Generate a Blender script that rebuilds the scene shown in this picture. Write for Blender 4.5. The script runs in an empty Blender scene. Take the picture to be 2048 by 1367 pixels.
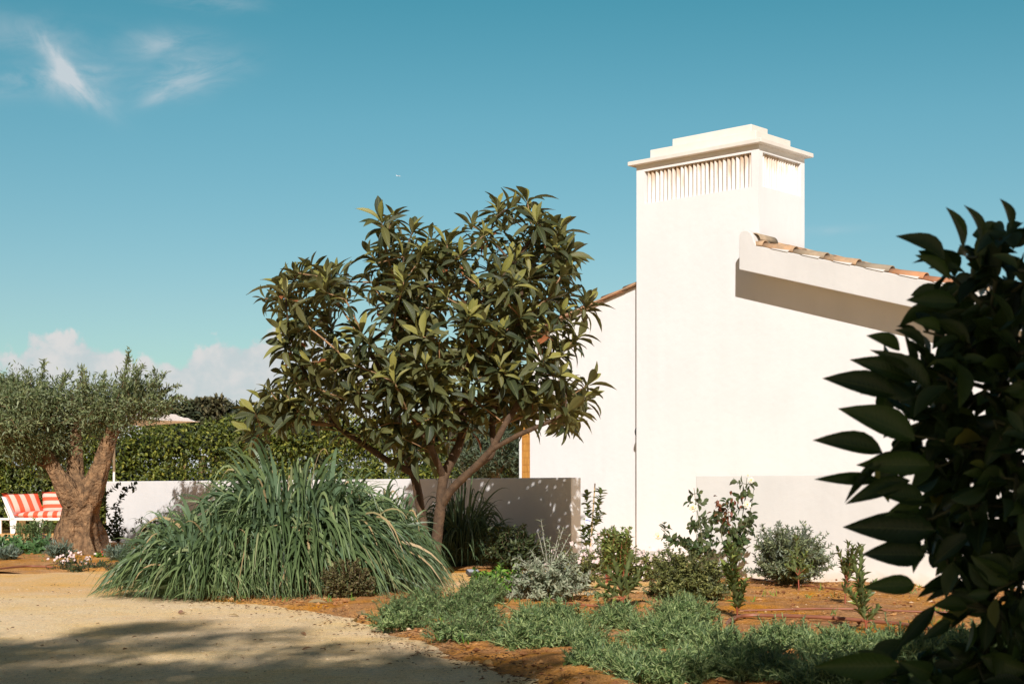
import bpy, math
import numpy as np
from mathutils import Vector

sc = bpy.context.scene
# ---------------------------------------------------------------- camera
EYE, F, HZ, CX = 1.1, 3034.0, 980.0, 1024.0
cd = bpy.data.cameras.new('camera'); cam = bpy.data.objects.new('camera', cd)
sc.collection.objects.link(cam); sc.camera = cam
cam.location = (0, 0, EYE); cam.rotation_euler = (math.radians(90), 0, 0)
cd.sensor_width = 36; cd.lens = F / 2048 * 36; cd.shift_y = (HZ - 683.5) / 2048
cd.clip_start = .05; cd.clip_end = 40000
cd.dof.use_dof = True; cd.dof.focus_distance = 19.0; cd.dof.aperture_fstop = 11

# ---------------------------------------------------------------- light
EL, DX = math.radians(31.0), .04
sl = bpy.data.lights.new('sun', 'SUN'); sun = bpy.data.objects.new('sun', sl)
sc.collection.objects.link(sun)
ldir = Vector((DX, 1, 0)).normalized() * math.cos(EL) + Vector((0, 0, -math.sin(EL)))
sun.rotation_euler = ldir.to_track_quat('-Z', 'Y').to_euler(); sun.location = (0, -20, 30)
sl.energy = 4.4; sl.angle = math.radians(.53); sl.color = (1.0, .955, .925)

w = bpy.data.worlds.new('World'); sc.world = w; w.use_nodes = True
wn, wl = w.node_tree.nodes, w.node_tree.links
wn.clear()
def N(nodes, t, **k):
    n = nodes.new(t)
    for a, b in k.items(): setattr(n, a, b)
    return n
def M(nodes, links, op, a, b=None, c=None):
    n = nodes.new('ShaderNodeMath'); n.operation = op
    for i, v in enumerate((a, b, c)):
        if v is None: continue
        if isinstance(v, (int, float)): n.inputs[i].default_value = v
        else: links.new(v, n.inputs[i])
    return n.outputs[0]
wo = N(wn, 'ShaderNodeOutputWorld'); bg = N(wn, 'ShaderNodeBackground')
sky = N(wn, 'ShaderNodeTexSky', sky_type='NISHITA', sun_disc=False)
sky.sun_elevation = EL; sky.sun_rotation = math.radians(182.3)
sky.air_density = 1.0; sky.dust_density = .7; sky.ozone_density = 1.6
bg.inputs[1].default_value = .084
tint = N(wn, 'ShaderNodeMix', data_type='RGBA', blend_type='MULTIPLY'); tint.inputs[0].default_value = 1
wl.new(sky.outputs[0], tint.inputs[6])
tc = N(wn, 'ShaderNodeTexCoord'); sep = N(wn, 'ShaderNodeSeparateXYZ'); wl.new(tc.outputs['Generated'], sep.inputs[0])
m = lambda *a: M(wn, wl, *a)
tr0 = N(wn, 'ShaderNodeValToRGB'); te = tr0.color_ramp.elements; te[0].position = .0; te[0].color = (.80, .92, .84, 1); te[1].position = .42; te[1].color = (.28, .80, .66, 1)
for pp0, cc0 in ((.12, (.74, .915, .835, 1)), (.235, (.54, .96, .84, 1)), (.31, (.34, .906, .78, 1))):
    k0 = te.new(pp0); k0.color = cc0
k0 = te.new(.72); k0.color = (.30, .33, .24, 1)  # sky overhead, out of view, darkened to deepen the shade below
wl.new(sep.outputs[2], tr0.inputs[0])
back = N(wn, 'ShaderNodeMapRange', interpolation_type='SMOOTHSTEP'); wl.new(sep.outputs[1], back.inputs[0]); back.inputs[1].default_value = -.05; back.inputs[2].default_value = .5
tm = N(wn, 'ShaderNodeMix', data_type='RGBA'); wl.new(back.outputs[0], tm.inputs[0]); tm.inputs[6].default_value = (.46, .41, .35, 1); wl.new(tr0.outputs[0], tm.inputs[7]); wl.new(tm.outputs[2], tint.inputs[7])  # unseen sky behind the camera dimmed and warmed to colour the shade
ysafe = m('MAXIMUM', sep.outputs[1], .05)
U = m('DIVIDE', sep.outputs[0], ysafe); V = m('DIVIDE', sep.outputs[2], ysafe)
front = m('GREATER_THAN', sep.outputs[1], .05)
comb = N(wn, 'ShaderNodeCombineXYZ'); wl.new(U, comb.inputs[0]); wl.new(V, comb.inputs[1])
def wnoise(vec, scale, detail, rough=.55, dist=0.0):
    n = N(wn, 'ShaderNodeTexNoise'); n.inputs['Scale'].default_value = scale; n.inputs['Detail'].default_value = detail
    n.inputs['Roughness'].default_value = rough; n.inputs['Distortion'].default_value = dist
    wl.new(vec, n.inputs['Vector']); return n.outputs[0]
def sstep(v, a, b):
    n = N(wn, 'ShaderNodeMapRange', interpolation_type='SMOOTHSTEP'); wl.new(v, n.inputs[0])
    n.inputs[1].default_value = a; n.inputs[2].default_value = b; return n.outputs[0]
# cumulus bank low in the sky to the left
big = wnoise(comb.outputs[0], 17, 2, .5); fine = wnoise(comb.outputs[0], 42, 9, .58, .15)
top = m('ADD', .058, m('MULTIPLY', big, .070))
top = m('ADD', top, m('MULTIPLY', m('SUBTRACT', fine, .5), .052))
cum = sstep(m('SUBTRACT', top, V), -.002, .006)
fade = m('SUBTRACT', 1.0, sstep(U, -.10, .02))
cum = m('MULTIPLY', m('MULTIPLY', cum, fade), front)
cum = m('MULTIPLY', cum, m('ADD', .80, m('MULTIPLY', fine, .32)))
# cirrus wisps: rotated, stretched noise inside soft windows
def wisp(u0, v0, ang, sa, sb, stretch, seed, gain):
    c, s = math.cos(ang), math.sin(ang)
    du = m('SUBTRACT', U, u0); dv = m('SUBTRACT', V, v0)
    a = m('ADD', m('MULTIPLY', du, c), m('MULTIPLY', dv, s)); b = m('SUBTRACT', m('MULTIPLY', dv, c), m('MULTIPLY', du, s))
    e = m('EXPONENT', m('MULTIPLY', m('ADD', m('POWER', m('DIVIDE', a, sa), 2.0), m('POWER', m('DIVIDE', b, sb), 2.0)), -1.0))
    cc = N(wn, 'ShaderNodeCombineXYZ'); wl.new(a, cc.inputs[0]); wl.new(m('MULTIPLY', b, stretch), cc.inputs[1]); cc.inputs[2].default_value = seed
    n = sstep(wnoise(cc.outputs[0], 22, 8, .6, .5), .30, .72)
    return m('MULTIPLY', m('MULTIPLY', e, n), gain * .8)
px = lambda x: (x - CX) / F
py = lambda y: (HZ - y) / F
ws = [wisp(px(155), py(160), math.radians(-43), .024, .0075, 2.2, 1, 1.25), wisp(px(95), py(158), math.radians(5), .042, .009, 2.4, 4, .75), wisp(px(175), py(192), math.radians(-6), .020, .008, 1.6, 2.2, .6),
      wisp(px(105), py(100), math.radians(-50), .017, .006, 2.4, 7.3, .6), wisp(px(325), py(88), math.radians(4), .026, .009, 2.4, 3, .55),
      wisp(px(375), py(150), math.radians(12), .032, .012, 3.2, 9.4, .6), wisp(px(330), py(190), math.radians(20), .017, .0045, 2.4, 12.6, .5),
      wisp(px(40), py(70), math.radians(-8), .06, .014, 2, 15, .3), wisp(px(1640), py(462), math.radians(4), .03, .003, 4, 21, .2), wisp(px(420), py(4), math.radians(-3), .03, .006, 3, 25, .35)]
cir = ws[0]
for q in ws[1:]: cir = m('ADD', cir, q)
cir = m('MINIMUM', m('MULTIPLY', cir, front), .8)
ccol = N(wn, 'ShaderNodeMix', data_type='RGBA'); wl.new(sstep(fine, .36, .66), ccol.inputs[0])
ccol.inputs[6].default_value = (5.6, 6.2, 6.4, 1); ccol.inputs[7].default_value = (7.0, 7.0, 6.9, 1)
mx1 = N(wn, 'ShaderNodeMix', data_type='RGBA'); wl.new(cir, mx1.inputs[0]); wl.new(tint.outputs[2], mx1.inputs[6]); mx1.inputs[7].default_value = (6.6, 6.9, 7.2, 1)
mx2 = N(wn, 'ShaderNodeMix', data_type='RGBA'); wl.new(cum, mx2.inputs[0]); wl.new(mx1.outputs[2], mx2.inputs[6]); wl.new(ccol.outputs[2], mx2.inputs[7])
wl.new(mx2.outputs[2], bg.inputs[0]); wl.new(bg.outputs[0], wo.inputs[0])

sc.view_settings.view_transform = 'Standard'; sc.view_settings.look = 'None'
sc.view_settings.exposure = 0.25; sc.view_settings.gamma = 1
try:
    sc.cycles.max_bounces = 7; sc.cycles.transparent_max_bounces = 6
except Exception: pass

# ---------------------------------------------------------------- helpers
rng = np.random.default_rng(7)
def P(x, y, Y): return np.array([(x - CX) / F * Y, Y, EYE + (HZ - y) / F * Y])
def G(x, y):
    Y = EYE * F / (y - HZ); return np.array([(x - CX) / F * Y, Y, 0.0])
def nrm(a): return a / np.maximum(np.linalg.norm(a, axis=-1, keepdims=True), 1e-9)

def tag(o, label=None, cat=None, group=None, kind=None):
    if label: o['label'] = label
    if cat: o['category'] = cat
    if group: o['group'] = group
    if kind: o['kind'] = kind
    return o
def thing(name, label, cat, loc=(0, 0, 0), group=None):
    o = bpy.data.objects.new(name, None); sc.collection.objects.link(o); o.location = tuple(float(v) for v in loc)
    o.empty_display_size = .1
    return tag(o, label, cat, group)
def root_of(o):
    v = np.zeros(3)
    while o is not None: v = v + np.array(o.location); o = o.parent
    return v
def mesh(name, V_, F_, mat, parent=None, smooth=True, uv=None, rnd=None, world=True):
    """V_ (n,3) world coordinates, F_ list of faces or int array (m,k)"""
    V_ = np.asarray(V_, dtype=np.float32)
    if parent is not None and world: V_ = V_ - root_of(parent).astype(np.float32)
    me = bpy.data.meshes.new(name)
    if isinstance(F_, np.ndarray):
        n, k = F_.shape
        loops = F_.reshape(-1).astype(np.int32); ls = np.arange(0, n * k, k, dtype=np.int32); lt = np.full(n, k, dtype=np.int32)
    else:
        lt = np.array([len(f) for f in F_], dtype=np.int32); loops = np.array([i for f in F_ for i in f], dtype=np.int32)
        ls = np.concatenate([[0], np.cumsum(lt)[:-1]]).astype(np.int32); n = len(F_)
    me.vertices.add(len(V_)); me.vertices.foreach_set('co', V_.reshape(-1))
    me.loops.add(len(loops)); me.loops.foreach_set('vertex_index', loops)
    me.polygons.add(n); me.polygons.foreach_set('loop_start', ls); me.polygons.foreach_set('loop_total', lt)
    me.polygons.foreach_set('use_smooth', np.full(n, smooth))
    if uv is not None:
        ul = me.uv_layers.new(name='UVMap'); ul.data.foreach_set('uv', np.asarray(uv, dtype=np.float32)[loops].reshape(-1))
    if rnd is not None:
        at = me.attributes.new('rnd', 'FLOAT', 'POINT'); at.data.foreach_set('value', np.asarray(rnd, dtype=np.float32))
    me.update(calc_edges=True); me.validate()
    me.materials.append(mat)
    o = bpy.data.objects.new(name, me); sc.collection.objects.link(o)
    if parent is not None: o.parent = parent
    return o

class Buf:
    def __init__(s): s.v = []; s.f = []; s.n = 0; s.uv = []; s.r = []
    def add(s, v, f, uv=None, r=None):
        v = np.asarray(v, float); s.v.append(v); s.f.extend([[int(i) + s.n for i in q] for q in f]); s.n += len(v)
        s.r.append(np.full(len(v), .5) if r is None else np.full(len(v), r))
    def box(s, c, size, ax=None, r=None):
        """c centre, size full, ax 3x3 rows = local axes"""
        ax = np.eye(3) if ax is None else np.asarray(ax, float)
        q = np.array([[x, y, z] for z in (-.5, .5) for y in (-.5, .5) for x in (-.5, .5)]) * np.asarray(size, float)
        s.add(np.asarray(c, float) + q @ ax, [(0, 2, 3, 1), (4, 5, 7, 6), (0, 1, 5, 4), (2, 6, 7, 3), (0, 4, 6, 2), (1, 3, 7, 5)], r=r)
    def prism(s, poly, a, b, fn):
        """poly 2-D outline, extruded from a to b; fn(u, v, w) -> world"""
        n = len(poly); v = [fn(p[0], p[1], a) for p in poly] + [fn(p[0], p[1], b) for p in poly]
        s.add(v, [tuple(range(n)), tuple(range(2 * n - 1, n - 1, -1))] + [(i, i + n, (i + 1) % n + n, (i + 1) % n) for i in range(n)])
    def build(s, name, mat, parent=None, smooth=False):
        return mesh(name, np.vstack(s.v), s.f, mat, parent, smooth, rnd=np.concatenate(s.r))
def bevel(o, w_=.01, seg=2):
    b = o.modifiers.new('bevel', 'BEVEL'); b.width = w_; b.segments = seg; b.limit_method = 'ANGLE'; b.angle_limit = .6
    return o

# ---- tubes
def tube_arrays(paths, sides=6, flute=None):
    vs, fs, rs, n0 = [], [], [], 0
    for pts, rad in paths:
        pts = np.asarray(pts, float); rad = np.asarray(rad, float); n = len(pts)
        t = nrm(np.gradient(pts, axis=0)); ref = np.array([.31, .17, .93]) if abs(t[0][2]) < .8 else np.array([.93, .2, .1])
        a = nrm(np.cross(t, ref)); b = np.cross(t, a); th = np.linspace(0, 2 * np.pi, sides, endpoint=False)
        R = rad[:, None] * np.ones(sides)
        if flute is not None: R = flute(R, pts, th)
        ring = pts[:, None] + a[:, None] * (np.cos(th)[None, :, None] * R[..., None]) + b[:, None] * (np.sin(th)[None, :, None] * R[..., None])
        vs.append(ring.reshape(-1, 3)); i = np.arange(n - 1)[:, None] * sides + np.arange(sides)[None]; j = np.arange(n - 1)[:, None] * sides + (np.arange(sides)[None] + 1) % sides
        fs.append(np.stack([i, j, j + sides, i + sides], -1).reshape(-1, 4) + n0); n0 += n * sides
        rs.append(np.full(n * sides, rng.random()))
    return np.vstack(vs), np.vstack(fs), np.concatenate(rs)
def tubes(name, paths, mat, parent=None, sides=6, flute=None):
    v, f, r = tube_arrays(paths, sides, flute)
    return mesh(name, v, f, mat, parent, True, rnd=r)

# ---- leaves
def leaf_tpl(nu, prof, fold=.2, curl=.3, mid=True, wave=0.0):
    us = np.linspace(0, 1, nu + 1); v, uv = [], []
    for k, u in enumerate(us):
        wd = max(prof(u), .02) * .5; z = -curl * u * u + .12 * curl * u
        wz = wave * math.sin(k * 2.4)
        row = [(-wd, u, z + fold * wd + wz), (0, u, z), (wd, u, z + fold * wd - wz)] if mid else [(-wd, u, z), (wd, u, z)]
        for q in row: v.append(q); uv.append((.5 + q[0], u))
    c = 3 if mid else 2; f = []
    for k in range(nu):
        for j in range(c - 1): f.append((k * c + j, k * c + j + 1, (k + 1) * c + j + 1, (k + 1) * c + j))
    return np.array(v, float), np.array(f), np.array(uv)
ell = lambda u: math.sin(math.pi * min(max(u, 0), 1) ** .9) ** .8
obov = lambda u: math.sin(math.pi * u ** 1.35) ** .85 + .06 * (1 - u)
lanc = lambda u: (math.sin(math.pi * u ** .75)) ** .9
citr = lambda u: (math.sin(math.pi * u ** .97)) ** .92
def leaves_arrays(tpls, pos, d, up, L, W, rnd):
    pos = np.asarray(pos, float); n = len(pos); d = nrm(np.asarray(d, float)); up = np.asarray(up, float)
    x = np.cross(d, up); bad = np.linalg.norm(x, axis=1) < 1e-3; x[bad] = np.cross(d[bad], [1, .1, .2]); x = nrm(x); z = np.cross(x, d)
    L = np.broadcast_to(L, n); W = np.broadcast_to(W, n); rnd = np.broadcast_to(rnd, n)
    pick = rng.integers(0, len(tpls), n); VV, FF, UU, RR, n0 = [], [], [], [], 0
    for k, (tv, tf, tu) in enumerate(tpls):
        s = pick == k; c = int(s.sum())
        if not c: continue
        v = pos[s][:, None] + x[s][:, None] * (tv[None, :, :1] * W[s][:, None, None]) + d[s][:, None] * (tv[None, :, 1:2] * L[s][:, None, None]) + z[s][:, None] * (tv[None, :, 2:] * L[s][:, None, None])
        VV.append(v.reshape(-1, 3)); FF.append((tf[None] + (np.arange(c) * len(tv))[:, None, None]).reshape(-1, tf.shape[1]) + n0); n0 += c * len(tv)
        UU.append(np.tile(tu, (c, 1))); RR.append(np.repeat(rnd[s], len(tv)))
    return np.vstack(VV), np.vstack(FF), np.vstack(UU), np.concatenate(RR)
def leaves(name, mat, tpls, pos, d, up, L, W, rnd, parent=None):
    v, f, uv, r = leaves_arrays(tpls, pos, d, up, L, W, rnd)
    return mesh(name, v, f, mat, parent, True, uv=uv, rnd=r)
T_LOQ = [leaf_tpl(6, obov, .18, c, True, .008) for c in (.1, .3, .5, .7)]
T_CIT = [leaf_tpl(7, citr, .35, c, True) for c in (.0, .15, .3)]
T_OVAL = [leaf_tpl(3, ell, .3, c, True) for c in (.0, .25)]
T_TINY = [leaf_tpl(2, lambda u: .12 if u < .1 else (1 if u < .9 else .15), 0, .1, False)]
T_NEED = [leaf_tpl(2, lambda u: .6 if u < .1 else (1 if u < .9 else .25), 0, .25, False)]

# ---- materials
def newmat(name):
    m_ = bpy.data.materials.new(name); m_.use_nodes = True; nt = m_.node_tree
    return m_, nt.nodes, nt.links, nt.nodes['Principled BSDF']
def ramp(nodes, stops):
    r = nodes.new('ShaderNodeValToRGB'); e = r.color_ramp.elements
    while len(e) > 1: e.remove(e[0])
    e[0].position = stops[0][0]; e[0].color = (*stops[0][1], 1)
    for p_, c_ in stops[1:]:
        k = e.new(p_); k.color = (*c_, 1)
    return r
def foliage(name, stops, back=None, rough=.5, tr=.25, vein=False, spec=.35):
    m_, n, l, b = newmat(name)
    at = n.new('ShaderNodeAttribute'); at.attribute_name = 'rnd'; r = ramp(n, stops); l.new(at.outputs['Fac'], r.inputs[0])
    col = r.outputs[0]
    nz = n.new('ShaderNodeTexNoise'); nz.inputs['Scale'].default_value = 30
    geo = n.new('ShaderNodeNewGeometry')
    if back:
        mx = n.new('ShaderNodeMix'); mx.data_type = 'RGBA'; l.new(geo.outputs['Backfacing'], mx.inputs[0]); l.new(col, mx.inputs[6]); mx.inputs[7].default_value = (*back, 1); col = mx.outputs[2]
    if vein:
        uv = n.new('ShaderNodeUVMap'); sp = n.new('ShaderNodeSeparateXYZ'); l.new(uv.outputs[0], sp.inputs[0])
        mm = lambda *a: M(n, l, *a)
        av = mm('ABSOLUTE', mm('SUBTRACT', sp.outputs[0], .5))
        ph = mm('MULTIPLY', mm('SUBTRACT', sp.outputs[1], mm('MULTIPLY', av, .45)), 95.0)
        wv = mm('MULTIPLY', mm('ADD', mm('SINE', ph), 1.0), .5)
        midr = mm('LESS_THAN', av, .03)
        bp = n.new('ShaderNodeBump'); bp.inputs['Strength'].default_value = .6 if vein is True else vein; bp.inputs['Distance'].default_value = .008 if vein is True else .0015; l.new(wv, bp.inputs['Height']); l.new(bp.outputs[0], b.inputs['Normal'])
        mx = n.new('ShaderNodeMix'); mx.data_type = 'RGBA'; l.new(mm('MULTIPLY', midr, .45 if vein is True else .10), mx.inputs[0]); l.new(col, mx.inputs[6]); mx.inputs[7].default_value = (.22, .24, .08, 1); col = mx.outputs[2]
    l.new(col, b.inputs['Base Color']); b.inputs['Roughness'].default_value = rough; b.inputs['Specular IOR Level'].default_value = spec
    t = n.new('ShaderNodeBsdfTranslucent'); hs = n.new('ShaderNodeHueSaturation'); hs.inputs['Value'].default_value = 1.5; hs.inputs['Saturation'].default_value = 1.15
    l.new(col, hs.inputs['Color']); l.new(hs.outputs[0], t.inputs[0])
    ms = n.new('ShaderNodeMixShader'); ms.inputs[0].default_value = tr; l.new(b.outputs[0], ms.inputs[1]); l.new(t.outputs[0], ms.inputs[2])
    l.new(ms.outputs[0], n['Material Output'].inputs[0]); return m_
def solid(name, c, rough=.6, var=.12, scale=8, bump=0, bscale=60, metal=0, coord='Object', dist=.01):
    m_, n, l, b = newmat(name); tc_ = n.new('ShaderNodeTexCoord')
    nz = n.new('ShaderNodeTexNoise'); nz.inputs['Scale'].default_value = scale; nz.inputs['Detail'].default_value = 5; l.new(tc_.outputs[coord], nz.inputs['Vector'])
    r = ramp(n, [(.3, tuple(max(0, x * (1 - var)) for x in c)), (.7, tuple(min(1, x * (1 + var)) for x in c))]); l.new(nz.outputs[0], r.inputs[0]); l.new(r.outputs[0], b.inputs['Base Color'])
    b.inputs['Roughness'].default_value = rough; b.inputs['Metallic'].default_value = metal
    if bump:
        n2 = n.new('ShaderNodeTexNoise'); n2.inputs['Scale'].default_value = bscale; n2.inputs['Detail'].default_value = 6; l.new(tc_.outputs[coord], n2.inputs['Vector'])
        bp = n.new('ShaderNodeBump'); bp.inputs['Strength'].default_value = bump; bp.inputs['Distance'].default_value = dist; l.new(n2.outputs[0], bp.inputs['Height']); l.new(bp.outputs[0], b.inputs['Normal'])
    return m_
def plaster(name, c, stain=.06, dirt=True):
    m_, n, l, b = newmat(name); mm = lambda *a: M(n, l, *a)
    tc_ = n.new('ShaderNodeTexCoord')
    def nz(scale, det, sx=(1, 1, 1)):
        mp = n.new('ShaderNodeMapping'); mp.inputs['Scale'].default_value = sx; l.new(tc_.outputs['Object'], mp.inputs[0])
        q = n.new('ShaderNodeTexNoise'); q.inputs['Scale'].default_value = scale; q.inputs['Detail'].default_value = det; l.new(mp.outputs[0], q.inputs['Vector']); return q.outputs[0]
    blot = nz(1.6, 5); streak = nz(5, 4, (1, 1, .12)); fineb = nz(160, 3); trow = nz(9, 4)
    f = mm('ADD', mm('MULTIPLY', blot, .6), mm('MULTIPLY', streak, .4))
    r = ramp(n, [(.35, tuple(x * (1 - stain) for x in c)), (.62, c)]); l.new(f, r.inputs[0]); col = r.outputs[0]
    if dirt:   # splashed soil on the lowest hand's breadth
        sp = n.new('ShaderNodeSeparateXYZ'); l.new(tc_.outputs['Object'], sp.inputs[0])
        d = n.new('ShaderNodeMapRange'); l.new(mm('ADD', sp.outputs[2], mm('MULTIPLY', mm('SUBTRACT', nz(6, 5), .5), .35)), d.inputs[0])
        d.inputs[1].default_value = .14; d.inputs[2].default_value = .0; d.inputs[3].default_value = 0; d.inputs[4].default_value = .38
        mx = n.new('ShaderNodeMix'); mx.data_type = 'RGBA'; l.new(d.outputs[0], mx.inputs[0]); l.new(col, mx.inputs[6]); mx.inputs[7].default_value = (.5, .36, .22, 1); col = mx.outputs[2]
    l.new(col, b.inputs['Base Color']); b.inputs['Roughness'].default_value = .85; b.inputs['Specular IOR Level'].default_value = .2
    h = mm('ADD', mm('MULTIPLY', fineb, .35), trow)
    bp = n.new('ShaderNodeBump'); bp.inputs['Strength'].default_value = .35; bp.inputs['Distance'].default_value = .012; l.new(h, bp.inputs['Height']); l.new(bp.outputs[0], b.inputs['Normal'])
    return m_
WHITE = plaster('white_plaster', (.79, .775, .755), .05); GREYW = plaster('garden_wall_plaster', (.73, .71, .665), .07)
RAKE = plaster('rake_plaster', (.70, .68, .64), .06, False); CAPW = plaster('cap_plaster', (.80, .74, .66), .12, False)
PAINT = solid('white_paint', (.78, .76, .72), .45, .04)
BARK_L = solid('loquat_bark', (.10, .058, .030), .85, .4, 14, .7, 60, dist=.02)
TWIG_L = solid('loquat_twig', (.30, .17, .08), .7, .3, 9)
BARK_O = None

# ================================================================= SETTING
def in_poly(pts, poly):
    x, y = pts[:, 0], pts[:, 1]; ins = np.zeros(len(pts), bool); n = len(poly)
    for i in range(n):
        x1, y1 = poly[i]; x2, y2 = poly[(i + 1) % n]
        c = ((y1 > y) != (y2 > y)) & (x < (x2 - x1) * (y - y1) / (y2 - y1 + 1e-12) + x1); ins ^= c
    return ins
def sdist(pts, poly):
    d = np.full(len(pts), 1e9); n = len(poly)
    for i in range(n):
        a = np.array(poly[i]); b = np.array(poly[(i + 1) % n]); ab = b - a
        t = np.clip(((pts - a) @ ab) / max(ab @ ab, 1e-9), 0, 1); d = np.minimum(d, np.linalg.norm(pts - (a + t[:, None] * ab), axis=1))
    return np.where(in_poly(pts, poly), d, -d)
def vnoise(p, seed=0):
    """cheap smooth value noise in 2-D"""
    def h(ix, iy): 
        q = np.sin(ix * 127.1 + iy * 311.7 + seed * 74.7) * 43758.5453; return q - np.floor(q)
    i = np.floor(p); f = p - i; f = f * f * (3 - 2 * f); ix, iy = i[:, 0], i[:, 1]
    return (h(ix, iy) * (1 - f[:, 0]) + h(ix + 1, iy) * f[:, 0]) * (1 - f[:, 1]) + (h(ix, iy + 1) * (1 - f[:, 0]) + h(ix + 1, iy + 1) * f[:, 0]) * f[:, 1]
def fbm(p, o=4, seed=0):
    s = np.zeros(len(p)); a = .5
    for k in range(o): s += a * (vnoise(p * 2 ** k, seed + k) - .5) * 2; a *= .5
    return s

def ground_mat(name, a, b, c, orange=None, fine_scale=120, bumpd=.012, speck=True):
    m_, n, l, bs = newmat(name); mm = lambda *q: M(n, l, *q)
    tc_ = n.new('ShaderNodeTexCoord')
    def nz(scale, det, rough=.6):
        q = n.new('ShaderNodeTexNoise'); q.inputs['Scale'].default_value = scale; q.inputs['Detail'].default_value = det; q.inputs['Roughness'].default_value = rough
        l.new(tc_.outputs['Object'], q.inputs['Vector']); return q.outputs[0]
    big = nz(.55, 6); midn = nz(5, 6, .7); fn = nz(fine_scale, 4, .8)
    r = ramp(n, [(.28, a), (.5, b), (.72, c)]); l.new(mm('ADD', mm('MULTIPLY', big, .45), mm('MULTIPLY', midn, .55)), r.inputs[0]); col = r.outputs[0]
    if orange:
        sp = n.new('ShaderNodeSeparateXYZ'); l.new(tc_.outputs['Object'], sp.inputs[0])
        k = n.new('ShaderNodeMapRange'); k.interpolation_type = 'SMOOTHSTEP'; l.new(mm('ADD', sp.outputs[1], mm('MULTIPLY', big, 1.6)), k.inputs[0]); k.inputs[1].default_value = 16.2; k.inputs[2].default_value = 17.4; k.inputs[4].default_value = .85
        mx = n.new('ShaderNodeMix'); mx.data_type = 'RGBA'; l.new(k.outputs[0], mx.inputs[0]); l.new(col, mx.inputs[6]); mx.inputs[7].default_value = (*orange, 1); col = mx.outputs[2]
    vo = n.new('ShaderNodeTexVoronoi'); vo.inputs['Scale'].default_value = fine_scale * .9; l.new(tc_.outputs['Object'], vo.inputs['Vector'])
    g = n.new('ShaderNodeMapRange'); l.new(fn, g.inputs[0]); g.inputs[1].default_value = .38; g.inputs[2].default_value = .60; g.inputs[3].default_value = .66; g.inputs[4].default_value = 1.36
    hs = n.new('ShaderNodeHueSaturation'); l.new(g.outputs[0], hs.inputs['Value']); l.new(col, hs.inputs['Color']); l.new(hs.outputs[0], bs.inputs['Base Color'])
    bs.inputs['Roughness'].default_value = .95; bs.inputs['Specular IOR Level'].default_value = .15
    mg = n.new('ShaderNodeMapRange'); l.new(nz(26, 5, .75), mg.inputs[0]); mg.inputs[1].default_value = .38; mg.inputs[2].default_value = .62; mg.inputs[3].default_value = .80; mg.inputs[4].default_value = 1.14
    l.new(mm('MULTIPLY', g.outputs[0], mg.outputs[0]), hs.inputs['Value'])
    pa = n.new('ShaderNodeMapRange'); l.new(nz(1.1, 6, .65), pa.inputs[0]); pa.inputs[1].default_value = .40; pa.inputs[2].default_value = .66; pa.inputs[3].default_value = .90; pa.inputs[4].default_value = 1.15
    l.new(pa.outputs[0], hs.inputs['Saturation'])
    h = mm('ADD', mm('MULTIPLY', vo.outputs['Distance'], .5), mm('ADD', fn, mm('MULTIPLY', midn, 1.5)))
    bp = n.new('ShaderNodeBump'); bp.inputs['Strength'].default_value = .6; bp.inputs['Distance'].default_value = bumpd; l.new(h, bp.inputs['Height']); l.new(bp.outputs[0], bs.inputs['Normal'])
    return m_
GRAVEL = ground_mat('gravel', (.80, .52, .24), (.91, .66, .36), (.95, .76, .47), (.84, .50, .19))
SOIL = ground_mat('soil', (.28, .11, .033), (.56, .26, .075), (.72, .42, .17), None, 60, .03)
FIELD = ground_mat('field', (.10, .09, .04), (.16, .13, .07), (.2, .16, .09), None, 20, .03)

# ground: one sheet to the horizon, gently finer near the camera
tag(mesh('ground', [(-6000, -200, 0), (6000, -200, 0), (6000, 12000, 0), (-6000, 12000, 0)], [(0, 1, 2, 3)], GRAVEL), kind='structure')

def heightbed(name, poly, x0, x1, y0, y1, st, hgt, seed, amp=.035):
    xs = np.arange(x0, x1 + st, st); ys = np.arange(y0, y1 + st, st); X, Y = np.meshgrid(xs, ys); p = np.stack([X.ravel(), Y.ravel()], 1)
    sd = sdist(p, poly) + .28 * fbm(p * 1.3, 4, seed) + .06 * fbm(p * 9, 2, seed + 9)
    k = np.clip((sd + .12) / .5, 0, 1); k = k * k * (3 - 2 * k)
    z = -.03 + k * (hgt + .03) + k * amp * (fbm(p * 1.8, 5, seed + 3) + .6 * fbm(p * 7, 3, seed + 5))
    nx = len(xs); i = np.arange(len(ys) - 1)[:, None] * nx + np.arange(nx - 1)[None]; f = np.stack([i, i + 1, i + 1 + nx, i + nx], -1).reshape(-1, 4)
    f = f[(z[f] > -.012).any(1)]
    used, inv = np.unique(f, return_inverse=True); v = np.stack([p[:, 0], p[:, 1], z], 1)[used]
    return tag(mesh(name, v, inv.reshape(f.shape), SOIL), kind='structure')
g2 = lambda x, y: tuple(G(x, y)[:2])
BED1 = [g2(330, 1192), g2(480, 1212), g2(640, 1226), g2(740, 1258), g2(830, 1292), g2(930, 1322), g2(1040, 1348), g2(1075, 1390), (.2, 6.5), (9, 5.0), (10.5, 11.5), (4.6, 17.2), (2.6, 19.0),
        g2(1330, 1178), g2(1180, 1196), g2(1040, 1196), g2(900, 1192), g2(780, 1186), g2(650, 1180), g2(480, 1172)]
BED2 = [(-26, 24.5), g2(-100, 1157), g2(60, 1148), g2(200, 1142), g2(330, 1142), g2(560, 1144), g2(800, 1146), g2(1000, 1144), g2(1160, 1140), (1.3, 22.3), (-8.4, 31.6), (-26, 34)]
heightbed('soil_bed', BED1, -6, 10.8, 5, 20, .055, .045, 3)
heightbed('planting_bed', BED2, -27, 2.2, 20, 35, .09, .03, 11, .03)

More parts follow.
